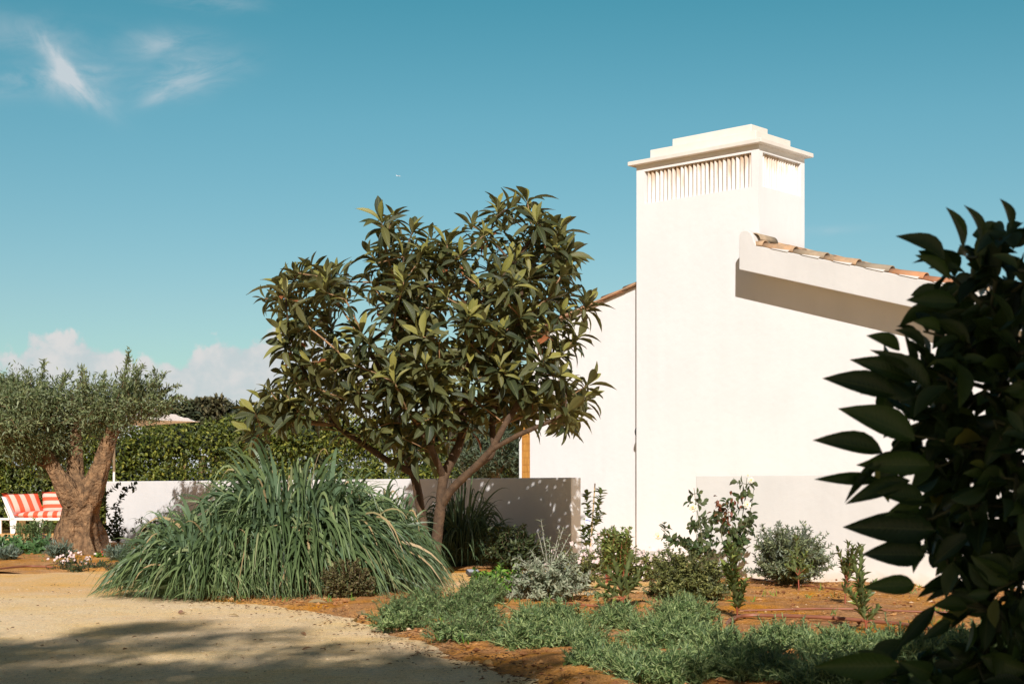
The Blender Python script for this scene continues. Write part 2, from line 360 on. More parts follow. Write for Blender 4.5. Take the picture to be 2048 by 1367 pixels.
# far field beyond the hedge
tag(mesh('field', [(-6000, 60, .01), (6000, 60, .01), (6000, 11990, .01), (-6000, 11990, .01)], [(0, 1, 2, 3)], FIELD), kind='structure')

# ---- loose stones on the gravel (uncountable)
def stones(name, n, xr, yr, sz, mat, label, bed=None, seed=1):
    r = np.random.default_rng(seed); p = np.stack([r.uniform(*xr, n * 3), r.uniform(*yr, n * 3)], 1)
    if bed is not None: p = p[sdist(p, bed) > .05][:n]
    else: p = p[:n]
    base = np.array([(1, 0, 0), (-1, 0, 0), (0, 1, 0), (0, -1, 0), (0, 0, 1), (0, 0, -1)], float)
    tri = np.array([(0, 2, 4), (2, 1, 4), (1, 3, 4), (3, 0, 4), (2, 0, 5), (1, 2, 5), (3, 1, 5), (0, 3, 5)])
    c = len(p); s = sz[0] + (sz[1] - sz[0]) * r.random(c) ** 4
    v = base[None] * (s[:, None, None] * np.array([1, .8, .55])) * r.uniform(.6, 1.3, (c, 6, 1)); a = r.random(c) * 6.28
    ca, sa = np.cos(a)[:, None], np.sin(a)[:, None]
    vx = v[..., 0] * ca - v[..., 1] * sa; vy = v[..., 0] * sa + v[..., 1] * ca
    z0 = 0.002 if bed is None else .05
    v = np.stack([vx + p[:, :1], vy + p[:, 1:], v[..., 2] + z0], -1).reshape(-1, 3)
    f = (tri[None] + (np.arange(c) * 6)[:, None, None]).reshape(-1, 3)
    return tag(mesh(name, v, f, mat, smooth=False, rnd=np.repeat(r.random(c), 6)), label, 'pebbles', kind='stuff')
PEB = foliage('pebble', [(0, (.42, .28, .15)), (.6, (.64, .48, .30)), (1, (.76, .64, .46))], rough=.9, tr=0)
CLOD = foliage('clod', [(0, (.18, .07, .025)), (.6, (.38, .17, .06)), (.9, (.52, .28, .1)), (1, (.66, .5, .33))], rough=.95, tr=0)
stones('gravel_pebbles', 9000, (-6, 1.5), (8, 17), (.003, .011), PEB, 'fine pale pebbles strewn over the gravel drive', seed=2)
stones('soil_clods', 7000, (-4, 7), (8, 19), (.006, .035), CLOD, 'small clods and stones lying on the orange soil bed', BED1, seed=3)

# ================================================================= HOUSE
O = np.array([1.953, 23.8, 0]); E1 = np.array([.7374, -.6756, 0]); E2 = np.array([.6756, .7374, 0]); UP = np.array([0, 0, 1.])
H = lambda t, s, z: O + E1 * t + E2 * s + UP * z
AX = np.array([E1, E2, UP])
house = thing('house', 'white plastered house with a broad slatted chimney and clay tile roof', 'house', O)
def hbox(b, t0, t1, s0, s1, z0, z1): b.box(H((t0 + t1) / 2, (s0 + s1) / 2, (z0 + z1) / 2), (t1 - t0, s1 - s0, z1 - z0), AX)
tz = lambda poly, a, b, buf: buf.prism(poly, a, b, lambda u, v, w_: H(u, w_, v))
RZ = lambda t: 4.68 - .282 * (t - 2.2)      # roof plane, right slope
LZ = lambda t: 4.46 + .266 * t              # roof plane, left slope
b = Buf(); tz([(2.268, -.2), (7.0, -.2), (7.0, RZ(7.0)), (2.268, RZ(2.268))], 0, 7, b)
tz([(.002, -.2), (2.266, -.2), (2.266, 4.66), (1.2, 4.70), (.002, LZ(0) - .03)], 1.25, 7, b)
b.build('wall', WHITE, house)
b = Buf(); tz([(-2.555, -.2), (-.0, -.2), (-.0, LZ(0) - .03), (-2.555, LZ(-2.555) - .03)], .35, 7, b)
o = b.build('wall', WHITE, house)

# chimney breast and stack
W_, D_ = 2.268, 1.253
b = Buf(); hbox(b, 0, W_, 0, D_, -.2, 5.57)
hbox(b, 0, W_, 0, D_, 6.075, 6.18)
hbox(b, .16, W_ - .16, .16, D_ - .16, 5.57, 6.075)
for t0, t1, s0, s1 in ((0, .155, 0, .155), (W_ - .135, W_, 0, .10), (0, .155, D_ - .1, D_), (W_ - .135, W_, D_ - .1, D_)): hbox(b, t0, t1, s0, s1, 5.57, 6.075)
stack = b.build('chimney_stack', WHITE, house)
# slats: half-round staves standing in the openings, soot above
def sootmat(name, lo, hi, dark):
    m_, sn, slk, sb = newmat(name)
    tcs = sn.new('ShaderNodeTexCoord'); sps = sn.new('ShaderNodeSeparateXYZ'); slk.new(tcs.outputs['Object'], sps.inputs[0])
    nzs = sn.new('ShaderNodeTexNoise'); nzs.inputs['Scale'].default_value = 7; nzs.inputs['Detail'].default_value = 6
    mps = sn.new('ShaderNodeMapping'); mps.inputs['Scale'].default_value = (1.6, 1.6, .35); slk.new(tcs.outputs['Object'], mps.inputs[0]); slk.new(mps.outputs[0], nzs.inputs['Vector'])
    hh = M(sn, slk, 'ADD', sps.outputs[2], M(sn, slk, 'MULTIPLY', M(sn, slk, 'SUBTRACT', nzs.outputs[0], .5), 1.1))
    rs_ = sn.new('ShaderNodeMapRange'); slk.new(hh, rs_.inputs[0]); rs_.inputs[1].default_value = lo; rs_.inputs[2].default_value = hi
    rps = ramp(sn, [(0, (.80, .76, .70)), (.45, tuple(.5 * (a + b_) for a, b_ in zip((.80, .74, .66), dark))), (1, dark)]); slk.new(rs_.outputs[0], rps.inputs[0]); slk.new(rps.outputs[0], sb.inputs['Base Color']); sb.inputs['Roughness'].default_value = .9
    return m_
SOOT = sootmat('sooty_plaster', 5.78, 6.08, (.32, .20, .11)); SLATM = sootmat('slat_plaster', 5.86, 6.32, (.48, .30, .15))
def slats(t_or_s, a0, a1, n):
    vs, fs, n0 = [], [], 0; pitch = (a1 - a0) / n; r = np.random.default_rng(4)
    for k in range(n):
        c = a0 + pitch * (k + .5) + r.normal() * .002; rad = pitch * .36; nseg = 6
        for iz, z in enumerate((5.572 + r.uniform(0, .006), 6.074)):
            for j in range(nseg + 1):
                th = math.pi * j / nseg; x = c - math.cos(th) * rad + (r.normal() * .002); y = .075 - math.sin(th) * rad * 1.5
                vs.append(H(x, y, z) if t_or_s == 't' else H(W_ - y, x, z))
        for j in range(nseg): fs.append((n0 + j, n0 + j + 1, n0 + j + nseg + 2, n0 + j + nseg + 1))
        n0 += 2 * (nseg + 1)
    return vs, fs
for args in (('t', .165, 2.125, 25), ('s', .11, 1.143, 16)):
    v, f = slats(*args); mesh('vent_slats', v, f, SLATM, stack, True)
b = Buf(); hbox(b, .14, W_ - .14, .095, .14, 5.571, 6.074); hbox(b, W_ - .14, W_ - .095, .14, D_ - .14, 5.571, 6.074); b.build('vent_backing', SOOT, stack)
b = Buf(); hbox(b, -.1, W_ + .1, -.1, D_ + .1, 6.181, 6.245); hbox(b, .152, W_ - .152, .152, D_ - .152, 6.247, 6.435); hbox(b, .40, W_ - .40, .40, D_ - .40, 6.437, 6.61)
bevel(b.build('chimney_cap', CAPW, stack), .008)

# projecting verge (rake) with upturned end
b = Buf()
rp = [(2.2, 4.30), (7.4, 4.30 - .282 * 5.2), (7.4, 4.70 - .282 * 5.2), (2.50, 4.70 - .282 * .3), (2.455, 4.69), (2.435, 4.76), (2.40, 4.815), (2.35, 4.85), (2.29, 4.86), (2.235, 4.845), (2.205, 4.80)]
tz(rp, -.42, .03, b); bevel(b.build('verge', RAKE, house), .012)
# clay tiles
TILE, tn, tl, tb = newmat('clay_tile')
ta = tn.new('ShaderNodeAttribute'); ta.attribute_name = 'rnd'
tr_ = ramp(tn, [(0, (.50, .17, .07)), (.35, (.55, .27, .13)), (.7, (.52, .36, .21)), (1, (.34, .27, .19))]); tl.new(ta.outputs['Fac'], tr_.inputs[0])
tno = tn.new('ShaderNodeTexNoise'); tno.inputs['Scale'].default_value = 9; tno.inputs['Detail'].default_value = 6; tno.inputs['Roughness'].default_value = .75
ttc = tn.new('ShaderNodeTexCoord'); tl.new(ttc.outputs['Object'], tno.inputs['Vector'])
tmx = tn.new('ShaderNodeMix'); tmx.data_type = 'RGBA'; tmr = tn.new('ShaderNodeMapRange'); tl.new(tno.outputs[0], tmr.inputs[0]); tmr.inputs[1].default_value = .42; tmr.inputs[2].default_value = .68; tmr.inputs[4].default_value = .75
tl.new(tmr.outputs[0], tmx.inputs[0]); tl.new(tr_.outputs[0], tmx.inputs[6]); tmx.inputs[7].default_value = (.24, .19, .13, 1); tl.new(tmx.outputs[2], tb.inputs['Base Color']); tb.inputs['Roughness'].default_value = .9
tbp = tn.new('ShaderNodeBump'); tbp.inputs['Distance'].default_value = .01; tbp.inputs['Strength'].default_value = .6; tl.new(tno.outputs[0], tbp.inputs['Height']); tl.new(tbp.outputs[0], tb.inputs['Normal'])
def barrel(p0, p1, r0, r1, side, thick=.014, nseg=10, arc=math.pi):
    """half-round clay tile from p0 to p1, open below"""
    p0, p1 = np.array(p0), np.array(p1); ax = nrm(p1 - p0); sx = nrm(side - ax * (side @ ax)); up = np.cross(sx, ax); up = up if up[2] > 0 else -up
    vs = []
    for p_, r_ in ((p0, r0), (p1, r1)):
        for rr in (r_, r_ - thick):
            for j in range(nseg + 1):
                th = math.pi / 2 + (j / nseg - .5) * arc; vs.append(p_ + sx * math.cos(th) * rr + up * math.sin(th) * rr)
    k = nseg + 1; f = []
    for j in range(nseg):
        f += [(j, j + 1, 2 * k + j + 1, 2 * k + j), (k + j, 3 * k + j, 3 * k + j + 1, k + j + 1), (j, k + j, k + j + 1, j + 1), (2 * k + j, 2 * k + j + 1, 3 * k + j + 1, 3 * k + j)]
    f += [(0, 2 * k, 3 * k, k), (nseg, k + nseg, 3 * k + nseg, 2 * k + nseg)]
    return vs, f
b = Buf(); tr2 = np.random.default_rng(5); tones = [.62, .55, .9, .6, 1., .3, .1, .7, .5, .8, .4]
t0 = 2.43; k = 0; lens = [.12] + [.5] * 10
for L_ in lens:
    t1 = t0 + L_ + .05; zz = lambda t: RZ(t) + .015
    v, f = barrel(H(t0 - .01, -.335, zz(t0) - .012), H(t1, -.335, zz(t1) + .014), .078, .094, E2); b.add(v, f, r=tones[k % len(tones)]); t0 += L_; k += 1
    if t0 > 7.2: break
b.build('verge_tiles', TILE, house, True)
b = Buf()
for t0 in np.arange(2.6, 7.0, .5):    # white mortar wedges left showing under each verge tile
    z0 = RZ(t0) + .02
    tz([(t0 + .16, RZ(t0 + .16) + .018), (t0 + .42, RZ(t0 + .42) + .016), (t0 + .46, RZ(t0 + .46) + .05), (t0 + .16, RZ(t0 + .16) + .026)], -.432, -.33, b)
b.build('mortar', PAINT, house)
b = Buf()
for k in range(17):
    s0 = -.36 + k * .44; zr = 4.70 if k == 0 else 4.635; v, f = barrel(H(2.42, s0, zr), H(2.42, s0 + .48, zr + .01), .115, .10, E1); b.add(v, f, r=[.85, .6, .4][k % 3])
b.build('ridge_tiles', TILE, house, True)
def tilefield(t0, t1, s0, s1, zf, name):
    vs, fs, r = [], [], []; ss = np.arange(s0, s1, .0275); tt = []; x = t0
    while x < t1 - 1e-6: tt += [(x, .03), (min(x + .399, t1), 0.0)]; x += .4
    for t, up_ in tt:
        for s in ss: vs.append(H(t, s, zf(t) + .05 + up_ + .055 * abs(math.sin(math.pi * s / .22)))); r.append(.5 + .5 * math.sin(t * 9.1 + math.floor(s / .22) * 12.7))
    n = len(ss)
    for i in range(len(tt) - 1):
        for j in range(n - 1): fs.append((i * n + j, i * n + j + 1, (i + 1) * n + j + 1, (i + 1) * n + j))
    return mesh(name, vs, np.array(fs), TILE, house, True, rnd=r)
tilefield(2.48, 7.3, -.2, 7.1, lambda t: RZ(t) - .24, 'roof')
b = Buf(); tz([(-2.75, LZ(-2.75) - .022), (1.25, LZ(1.25) - .022), (1.25, LZ(1.25) + .004), (-2.75, LZ(-2.75) + .004)], .27, 7.1, b); b.build('roof_slab', TILE, house)
b = Buf()
for k, t0 in enumerate(np.arange(-2.75, -.06, .45)):
    v, f = barrel(H(t0, .36, LZ(t0) - .03), H(min(t0 + .49, -.02), .36, LZ(t0 + .49) - .045), .085, .07, E2); b.add(v, f, r=[.2, .5, .1, .35][k % 4])
b.build('verge_tiles', TILE, house, True)
# low side opening with timber shutter at the left corner
WOOD, n_, l_, b_ = newmat('varnished_wood'); wt = n_.new('ShaderNodeTexCoord'); wm = n_.new('ShaderNodeMapping'); wm.inputs['Scale'].default_value = (40, 40, 3); l_.new(wt.outputs['Object'], wm.inputs[0])
wz = n_.new('ShaderNodeTexNoise'); wz.inputs['Detail'].default_value = 5; wz.inputs['Scale'].default_value = 1.5; l_.new(wm.outputs[0], wz.inputs['Vector']); wr = ramp(n_, [(.3, (.40, .17, .03)), (.7, (.66, .32, .07))]); l_.new(wz.outputs[0], wr.inputs[0]); l_.new(wr.outputs[0], b_.inputs['Base Color']); b_.inputs['Roughness'].default_value = .5
b = Buf(); hbox(b, -2.835, -2.785, .38, .62, -.1, 2.19); hbox(b, -2.835, -2.557, .38, 3, 2.192, 2.28); hbox(b, -2.82, -2.557, .62, .8, -.1, 2.19); bevel(b.build('doorway_frame', WHITE, house), .006)
b = Buf(); hbox(b, -2.783, -2.558, .40, .44, 0, 2.188)
for z in np.arange(.1, 2.15, .12): hbox(b, -2.78, -2.56, .392, .40, z, z + .105)
b.build('shutter', WOOD, house)
# lamp on the hidden cheek of the chimney breast (seen by its shadow), small meter box
DARKM = solid('dark_metal', (.05, .05, .05), .4, .1)
lv = [H(-.004 - .045 * q, .10 + math.cos(a) * .085, 2.02 + math.sin(a) * .085) for q in (0, 1) for a in np.linspace(0, 2 * np.pi, 20, endpoint=False)]
mesh('wall_lamp', lv, [tuple(range(20)), tuple(range(39, 19, -1))] + [(i, i + 20, (i + 1) % 20 + 20, (i + 1) % 20) for i in range(20)], DARKM, house, False)
b = Buf(); hbox(b, -.05, -.001, .06, .072, 2.44, 2.452); b.build('bracket', DARKM, house)
b = Buf(); hbox(b, .30, .46, -.05, -.001, .02, .16)
for z in (.05, .08, .11): hbox(b, .32, .44, -.056, -.05, z, z + .008)
bevel(b.build('vent_box', solid('grey_plastic', (.5, .49, .46), .5), house), .004)

# ================================================================= GARDEN WALLS
def gwall(name, label, p0, p1, thick, h_, loc):
    d = nrm(np.array(p1) - np.array(p0)); nn = np.array([-d[1], d[0], 0]); L_ = np.linalg.norm(np.array(p1) - np.array(p0))
    if nn[1] < 0: nn = -nn
    t = thing(name, label, 'garden wall', loc); c = (np.array(p0) + np.array(p1)) / 2 + nn * thick / 2
    bb = Buf(); bb.box(c + UP * (h_ / 2 - .1), (L_, thick, h_ + .2), np.array([d, nn, UP])); o_ = bb.build('wall_body', GREYW if 'grey' in label else WHITE, t); bevel(o_, .012, 3)
    return t
WR = np.array([.85, 21.8, 0]); WD = nrm(np.array([-9.05, 9.4, 0])); 
gwall('garden_wall', 'low white wall behind the long grass, dappled with leaf shadow at its end', WR, WR + WD * 13.35, .205, 1.285, WR)
gwall('garden_wall', 'low pale grey wall behind the rose and round silvery shrub', np.array([2.35, 19.4, 0]), np.array([2.35, 19.4, 0]) + E1 * 7.5, .2, 1.29, (2.35, 19.4, 0))

# ================================================================= TREES
def grow(base_nodes, tips, step=.28, alpha=.35, seed=0, sag=.0, rt=.008, expo=.47, rmin=0):
    """base_nodes: list of chains of points (first chain starts at the root). returns tube paths and tip directions"""
    r = np.random.default_rng(seed); pos, par, pl = [], [], []
    fixed = {}
    for ch in base_nodes:
        prev = -1
        for k, (q, rad) in enumerate(ch):
            q = np.array(q, float)
            if k == 0 and pos:
                dd = np.linalg.norm(np.array(pos) - q, axis=1); j = int(dd.argmin())
                if dd[j] < .02: prev = j; continue
                prev = j
            pos.append(q); par.append(prev); pl.append(0 if prev < 0 else pl[prev] + np.linalg.norm(q - pos[prev])); fixed[len(pos) - 1] = rad; prev = len(pos) - 1
    rootp = pos[0]; order = np.argsort(np.linalg.norm(tips - pos[len(base_nodes[0]) - 1], axis=1)); tipn = {}
    top0 = 1 if len(pos) > 3 else 0
    for ti in order:
        tp = tips[ti]; A = np.array(pos); dist = np.linalg.norm(A - tp, axis=1); cost = dist + alpha * np.array(pl) + np.where(A[:, 2] > tp[2] + .1, .4, 0); cost[:top0 + 1] += 3
        j = int(cost.argmin()); a = pos[j]; d_ = tp - a; L_ = np.linalg.norm(d_); n = max(1, int(L_ / step)); prev = j
        perp = np.cross(d_, r.normal(size=3)); perp = perp / (np.linalg.norm(perp) + 1e-9)
        for k in range(1, n + 1):
            u = k / n; q = a + d_ * u + perp * (math.sin(math.pi * u) * L_ * .08 * r.normal()) - UP * (sag * L_ * math.sin(math.pi * u))
            pos.append(q); par.append(prev); pl.append(pl[prev] + np.linalg.norm(q - pos[prev])); prev = len(pos) - 1
        tipn[int(ti)] = prev
    n = len(pos); cnt = np.zeros(n)
    for v in tipn.values(): cnt[v] += 1
    for i in range(n - 1, 0, -1):
        if par[i] >= 0: cnt[par[i]] += cnt[i]
    rad = np.maximum(rt * np.maximum(cnt, 1) ** expo, rmin)
    for i, q in fixed.items():
        if q: rad[i] = q
    kids = [[] for _ in range(n)]
    for i in range(1, n):
        if par[i] >= 0: kids[par[i]].append(i)
    paths = []; starts = [0]
    for i in range(n):
        if kids[i]:
            ks = sorted(kids[i], key=lambda c: -cnt[c])
            for c in ks[1:]: starts.append((i, c))
    for s in starts:
        ch = [s] if isinstance(s, int) else [s[0], s[1]]
        while kids[ch[-1]]: ch.append(max(kids[ch[-1]], key=lambda c: cnt[c]))
        rr = [rad[c] for c in ch]
        if not isinstance(s, int): rr[0] = min(rr[0], rr[1] * 1.15)
        if len(ch) > 1: paths.append((np.array([pos[c] for c in ch]), np.array(rr)))
    P_ = np.array(pos); dirs = np.zeros((len(tips), 3))
    for i, v in tipn.items(): dirs[i] = P_[v] - P_[par[v]]
    return paths, nrm(dirs)

# ---- loquat
LY = 19.0
lq_poly = [(452, 872), (492, 800), (540, 775), (518, 720), (536, 655), (512, 595), (566, 545), (620, 520), (692, 512), (728, 485), (742, 440), (775, 405), (806, 430), (850, 455), (880, 470), (915, 440), (932, 385), (985, 400), (1045, 398), (1082, 420), (1112, 440), (1132, 480), (1150, 520),
           (1182, 525), (1164, 565), (1176, 620), (1168, 680), (1184, 740), (1188, 800), (1190, 830), (1172, 850), (1150, 880), (1125, 880), (1090, 850), (1040, 845), (990, 830), (940, 865), (905, 885), (870, 895), (850, 915), (800, 905), (740, 885), (680, 862), (620, 868), (560, 878), (505, 892)]
def fill_poly(poly, n, r, spacing, Y0, dmax, shell=.5, ry=None):
    """poisson-like 3-D points whose front view fills the outline; depth follows distance to the outline"""
    poly = np.array(poly, float); mn, mx = poly.min(0), poly.max(0); out = []
    tries = 0
    while len(out) < n and tries < n * 60:
        tries += 1; q = r.uniform(mn, mx)
        sdv = sdist(q[None], [tuple(p) for p in poly])[0]
        if sdv < 0: continue
        th = min(1.0, (max(sdv, 2) / ry) ** .5) * dmax
        u = r.uniform(-1, 1); u = math.copysign(abs(u) ** shell, u)
        Y = Y0 + u * th; w_ = P(q[0], q[1], Y0); w_ = np.array([w_[0], Y, w_[2]])
        if out and np.min(np.linalg.norm((np.array(out) - w_), axis=1)) < spacing: continue
        out.append(w_)
    return np.array(out)
r1 = np.random.default_rng(21)
tips = fill_poly(lq_poly, 660, r1, .14, LY, 1.2, .6, 150)
dens = np.array([vnoise(np.array([[t[0] * 1.6 + 3, t[2] * 1.6 + t[1]]]), 5)[0] for t in tips]); tips = tips[(dens > .13) & (r1.random(len(tips)) > .08)]
tips = tips[(np.abs(tips[:, 1] - LY) > .5) | (r1.random(len(tips)) > .5)]
p_ = lambda x, y, dy=0: P(x, y, LY) * [1, 0, 1] + [0, LY + dy, 0]
loq = thing('loquat_tree', 'spreading loquat tree with big dark ribbed leaves and forked brown trunk', 'tree', (G(868, 1155)[0], LY, 0))
chains = [[(p_(868, 1162), 0.080), (p_(872, 1090), 0.067), (p_(882, 1010), 0.066), (p_(886, 950), 0.063), (p_(900, 925, .05), 0.063), (p_(922, 880, .1), 0.055), (p_(926, 820, .1), 0.050), (p_(935, 740, .15), 0.042), (p_(945, 650, .1), 0)],
          [(p_(882, 1010), 0), (p_(905, 975, -.1), 0.052), (p_(945, 940, -.25), 0.046), (p_(985, 900, -.35), 0.040), (p_(1010, 850, -.4), 0.038), (p_(1050, 790, -.4), 0)],
          [(p_(985, 900, -.35), 0), (p_(1035, 872, -.5), 0.030), (p_(1090, 850, -.6), 0.024), (p_(1130, 830, -.6), 0)],
          [(p_(945, 940, -.25), 0), (p_(990, 905, 0), 0.038), (p_(983, 850, .1), 0.038), (p_(990, 770, .1), 0.034), (p_(1010, 660, .1), 0)],
          [(p_(868, 1162), 0), (p_(848, 1080, .25), 0.063), (p_(836, 1000, .3), 0.059), (p_(826, 945, .3), 0.055), (p_(800, 900, .3), 0.050), (p_(790, 830, .3), 0.046), (p_(795, 740, .25), 0.038), (p_(802, 640, .2), 0.029), (p_(790, 560, .1), 0)],
          [(p_(828, 945, .3), 0), (p_(780, 925, .1), 0.042), (p_(730, 890, 0), 0.038), (p_(670, 850, -.1), 0.032), (p_(590, 845, -.3), 0.025), (p_(530, 858, -.3), 0)],
          [(p_(886, 950), 0), (p_(868, 905, -.3), 0.042), (p_(840, 850, -.5), 0.038), (p_(790, 780, -.6), 0.029), (p_(740, 700, -.6), 0)]]
paths, dirs = grow(chains, tips, .3, .30, 5, .0, .0065, .45)
big_p = [p for p in paths if p[1].max() > .03]; sm_p = [p for p in paths if p[1].max() <= .03]
def resample(p, n):
    pts, rad = p; s = np.concatenate([[0], np.cumsum(np.linalg.norm(np.diff(pts, axis=0), axis=1))]); u = np.linspace(0, s[-1], n * (len(pts) - 1) + 1)
    q = np.stack([np.interp(u, s, pts[:, k]) for k in range(3)], 1); rr = np.interp(u, s, rad)
    for _ in range(3): q[1:-1] = (q[:-2] + 2 * q[1:-1] + q[2:]) / 4
    return q, rr
def fl_l(R, pts, th): return R * (1 + .06 * np.sin(th[None] * 3 + pts[:, 2:3] * 4) + .05 * np.sin(pts[:, 2:3] * 23 + th[None] * 2))
trunk = tubes('trunk', [resample(p, 5) for p in big_p], BARK_L, loq, 12, fl_l)
tubes('branches', sm_p, TWIG_L, loq, 6)
ctr = P(860, 760, LY)
pos, dd, up, LL, WW, rn = [], [], [], [], [], []
for i, tp in enumerate(tips):
    outv = tp - ctr; outv[2] *= .6; ax = nrm(dirs[i] * .5 + nrm(outv) * .45 + UP * .75 + r1.normal(size=3) * .18)
    nl = r1.integers(10, 16); ph = r1.random() * 6.28; a = nrm(np.cross(ax, [.3, .2, .1] + r1.normal(size=3) * .3)); bb_ = np.cross(ax, a); size = r1.uniform(.68, 1.22); dead = r1.random() < .06
    for k in range(nl):
        u = k / (nl - 1); th = ph + k * 2.399; pol = math.radians(14 + 98 * u ** .85 + r1.normal() * 7); side = a * math.cos(th) + bb_ * math.sin(th)
        d_ = ax * math.cos(pol) + side * math.sin(pol) - UP * (.22 * u); pos.append(tp - ax * (.10 * u) + side * .008); dd.append(d_); up.append(ax * math.sin(pol) - side * math.cos(pol) + r1.normal(size=3) * .12)
        L_ = .84 * (.22 + .15 * math.sin(math.pi * min(1, u * .9 + .12))) * size * r1.uniform(.85, 1.1); LL.append(L_); WW.append(L_ * r1.uniform(.27, .34))
        q = r1.random() * .62 + .08 * 0
        if u < .22: q = r1.uniform(.66, .82)
        if dead and r1.random() < .45 and u > .4: q = .97
        elif u > .85 and r1.random() < .03: q = .97
        rn.append(q)
LOQM = foliage('loquat_leaf', [(0, (.034, .048, .020)), (.35, (.080, .090, .032)), (.62, (.16, .155, .048)), (.66, (.21, .21, .045)), (.84, (.34, .31, .075)), (.90, (.34, .31, .075)), (.94, (.42, .13, .045)), (1, (.38, .14, .06))], back=(.19, .18, .065), rough=.42, tr=.18, vein=True, spec=.5)
leaves('crown', LOQM, T_LOQ, pos, dd, up, np.array(LL), np.array(WW), np.array(rn), loq)

# ---- olive trees

def olive(name, label, base, Y0, poly, limbs, n_tips, seed, leafm, barkm, leafL=.085, shoots=(), group=None, per=92, dmax=1.4, trunk_fl=None, sides=28, spacing=.12, ry=90):
    r = np.random.default_rng(seed); t = thing(name, label, 'tree', base, group)
    tips = fill_poly(poly, n_tips, r, spacing, Y0, dmax, .7, ry)
    tips = tips[np.array([vnoise(np.array([[q[0] * 1.9 + seed, q[2] * 2.3 + q[1] * .7]]), seed)[0] for q in tips]) > .22]
    chains = []
    for lb in limbs: chains.append(lb)
    paths, dirs = grow(chains, tips, .3, .2, seed, 0, .0036, .5)
    bigp = [p for p in paths if p[1].max() > .06]; smp = [p for p in paths if p[1].max() <= .06]
    tubes('trunk', [resample(p, 8) for p in bigp], barkm, t, sides, trunk_fl)
    twigs = [(np.array([tp, tp + nrm(dirs[i] * .4 + UP * .4 + r.normal(size=3) * .6) * r.uniform(.18, .38)]), np.array([.005, .002])) for i, tp in enumerate(tips)]
    for (x, y, x2, y2) in shoots:
        dy = r.uniform(-.8, .6); a = P(x, y, Y0) + [0, dy, 0]; c = P(x2, y2, Y0) + [0, dy, 0]; md = (a + c) / 2 + r.normal(size=3) * .04
        twigs.append((np.array([a, md, c]), np.array([.007, .005, .002])))
    tubes('branches', smp + twigs, barkm, t, 4)
    pos, d_, up_, L_, R_ = [], [], [], [], []
    for pts, rr in smp[:0] + twigs:
        seg = np.linalg.norm(np.diff(pts, axis=0), axis=1).sum(); n = int(per * max(.5, seg / .3))
        for k in range(n):
            u = r.random(); j = min(int(u * (len(pts) - 1)), len(pts) - 2); f_ = u * (len(pts) - 1) - j; q = pts[j] * (1 - f_) + pts[j + 1] * f_; ax = nrm(pts[j + 1] - pts[j])
            sp = .085 if len(pts) == 2 else .02
            q = q + r.normal(size=3) * sp; v = nrm(ax * .8 + r.normal(size=3) * .75)
            pos.append(q); d_.append(v); up_.append(r.normal(size=3) + UP * .8); L_.append(leafL * r.uniform(.6, 1.2)); R_.append(r.random())
    leaves('crown', leafm, T_TINY, pos, d_, up_, np.array(L_), np.array(L_) * .29, np.array(R_), t)
    return t
OLVM = foliage('olive_leaf', [(0, (.045, .068, .024)), (.5, (.115, .15, .055)), (.85, (.22, .25, .10)), (1, (.32, .34, .16))], back=(.20, .235, .12), rough=.5, tr=.15)
BARK_O = solid('olive_bark', (.25, .145, .07), .95, .6, 9, 1.0, 22, dist=.09)
OY = 25.7
q_ = lambda x, y, dy=0: P(x, y, OY) * [1, 0, 1] + [0, OY + dy, 0]
def fl_o(R, pts, th):
    z = pts[:, 2:3]; low = np.clip((1.15 - z) / 1.15, 0, 1); k = np.clip(R / .25, 0, 1.4)
    f = .13 * np.sin(th[None] * 5 + z * 1.7 + 1) + .10 * np.sin(th[None] * 9 - z * 2.6 + 2 * np.sin(z * 3)) + .07 * np.sin(th[None] * 14 + z * 5) + .04 * np.sin(z * 11 + th[None] * 2)
    root = low ** 2 * (.16 * np.sin(th[None] * 7 + 2) + .10 * np.sin(th[None] * 4 + .6))
    return R * (1 + k * f + k * root)
ol_poly = [(-90, 820), (-60, 790), (0, 782), (50, 772), (80, 765), (110, 780), (150, 800), (185, 782), (215, 798), (240, 790), (272, 775), (300, 792), (322, 812), (305, 830), (290, 838), (262, 850), (235, 858), (215, 850), (190, 868), (170, 905), (150, 885), (125, 910), (95, 940), (70, 925), (30, 905), (-20, 895), (-80, 880)]
limbs = [[(q_(158, 1122), .50), (q_(157, 1104), .46), (q_(156, 1070), .35), (q_(158, 1040), .30), (q_(162, 1010), .29), (q_(160, 985), .23), (q_(146, 955, .1), .15), (q_(143, 915, .2), .125), (q_(144, 875, .2), .11), (q_(150, 835, .2), 0)],
         [(q_(160, 1010), 0), (q_(180, 992, -.08), .22), (q_(194, 962, -.1), .17), (q_(207, 925, -.1), .14), (q_(219, 885, -.1), .125), (q_(232, 850, -.1), .11), (q_(245, 815, -.1), 0)],
         [(q_(160, 1010), 0), (q_(143, 985, -.15), .20), (q_(122, 950, -.2), .13), (q_(102, 915, -.2), .11), (q_(78, 882, -.2), .09), (q_(50, 850, -.2), 0)]]
shoots = [(85, 770, 96, 722), (60, 770, 52, 740), (170, 780, 176, 736), (268, 780, 280, 712), (262, 790, 255, 735), (300, 790, 312, 742), (310, 800, 357, 768), (320, 805, 352, 790), (130, 780, 150, 752), (300, 780, 335, 752), (285, 785, 298, 735), (215, 790, 212, 748), (20, 780, 15, 750), (245, 790, 232, 745), (330, 812, 372, 800), (110, 780, 122, 748), (190, 785, 196, 748)]
olive('olive_tree', 'old olive tree with thick gnarled trunk and silvery crown', q_(158, 1108) * [1, 1, 0], OY, ol_poly, limbs, 560, 31, OLVM, BARK_O, .085, shoots, trunk_fl=fl_o)
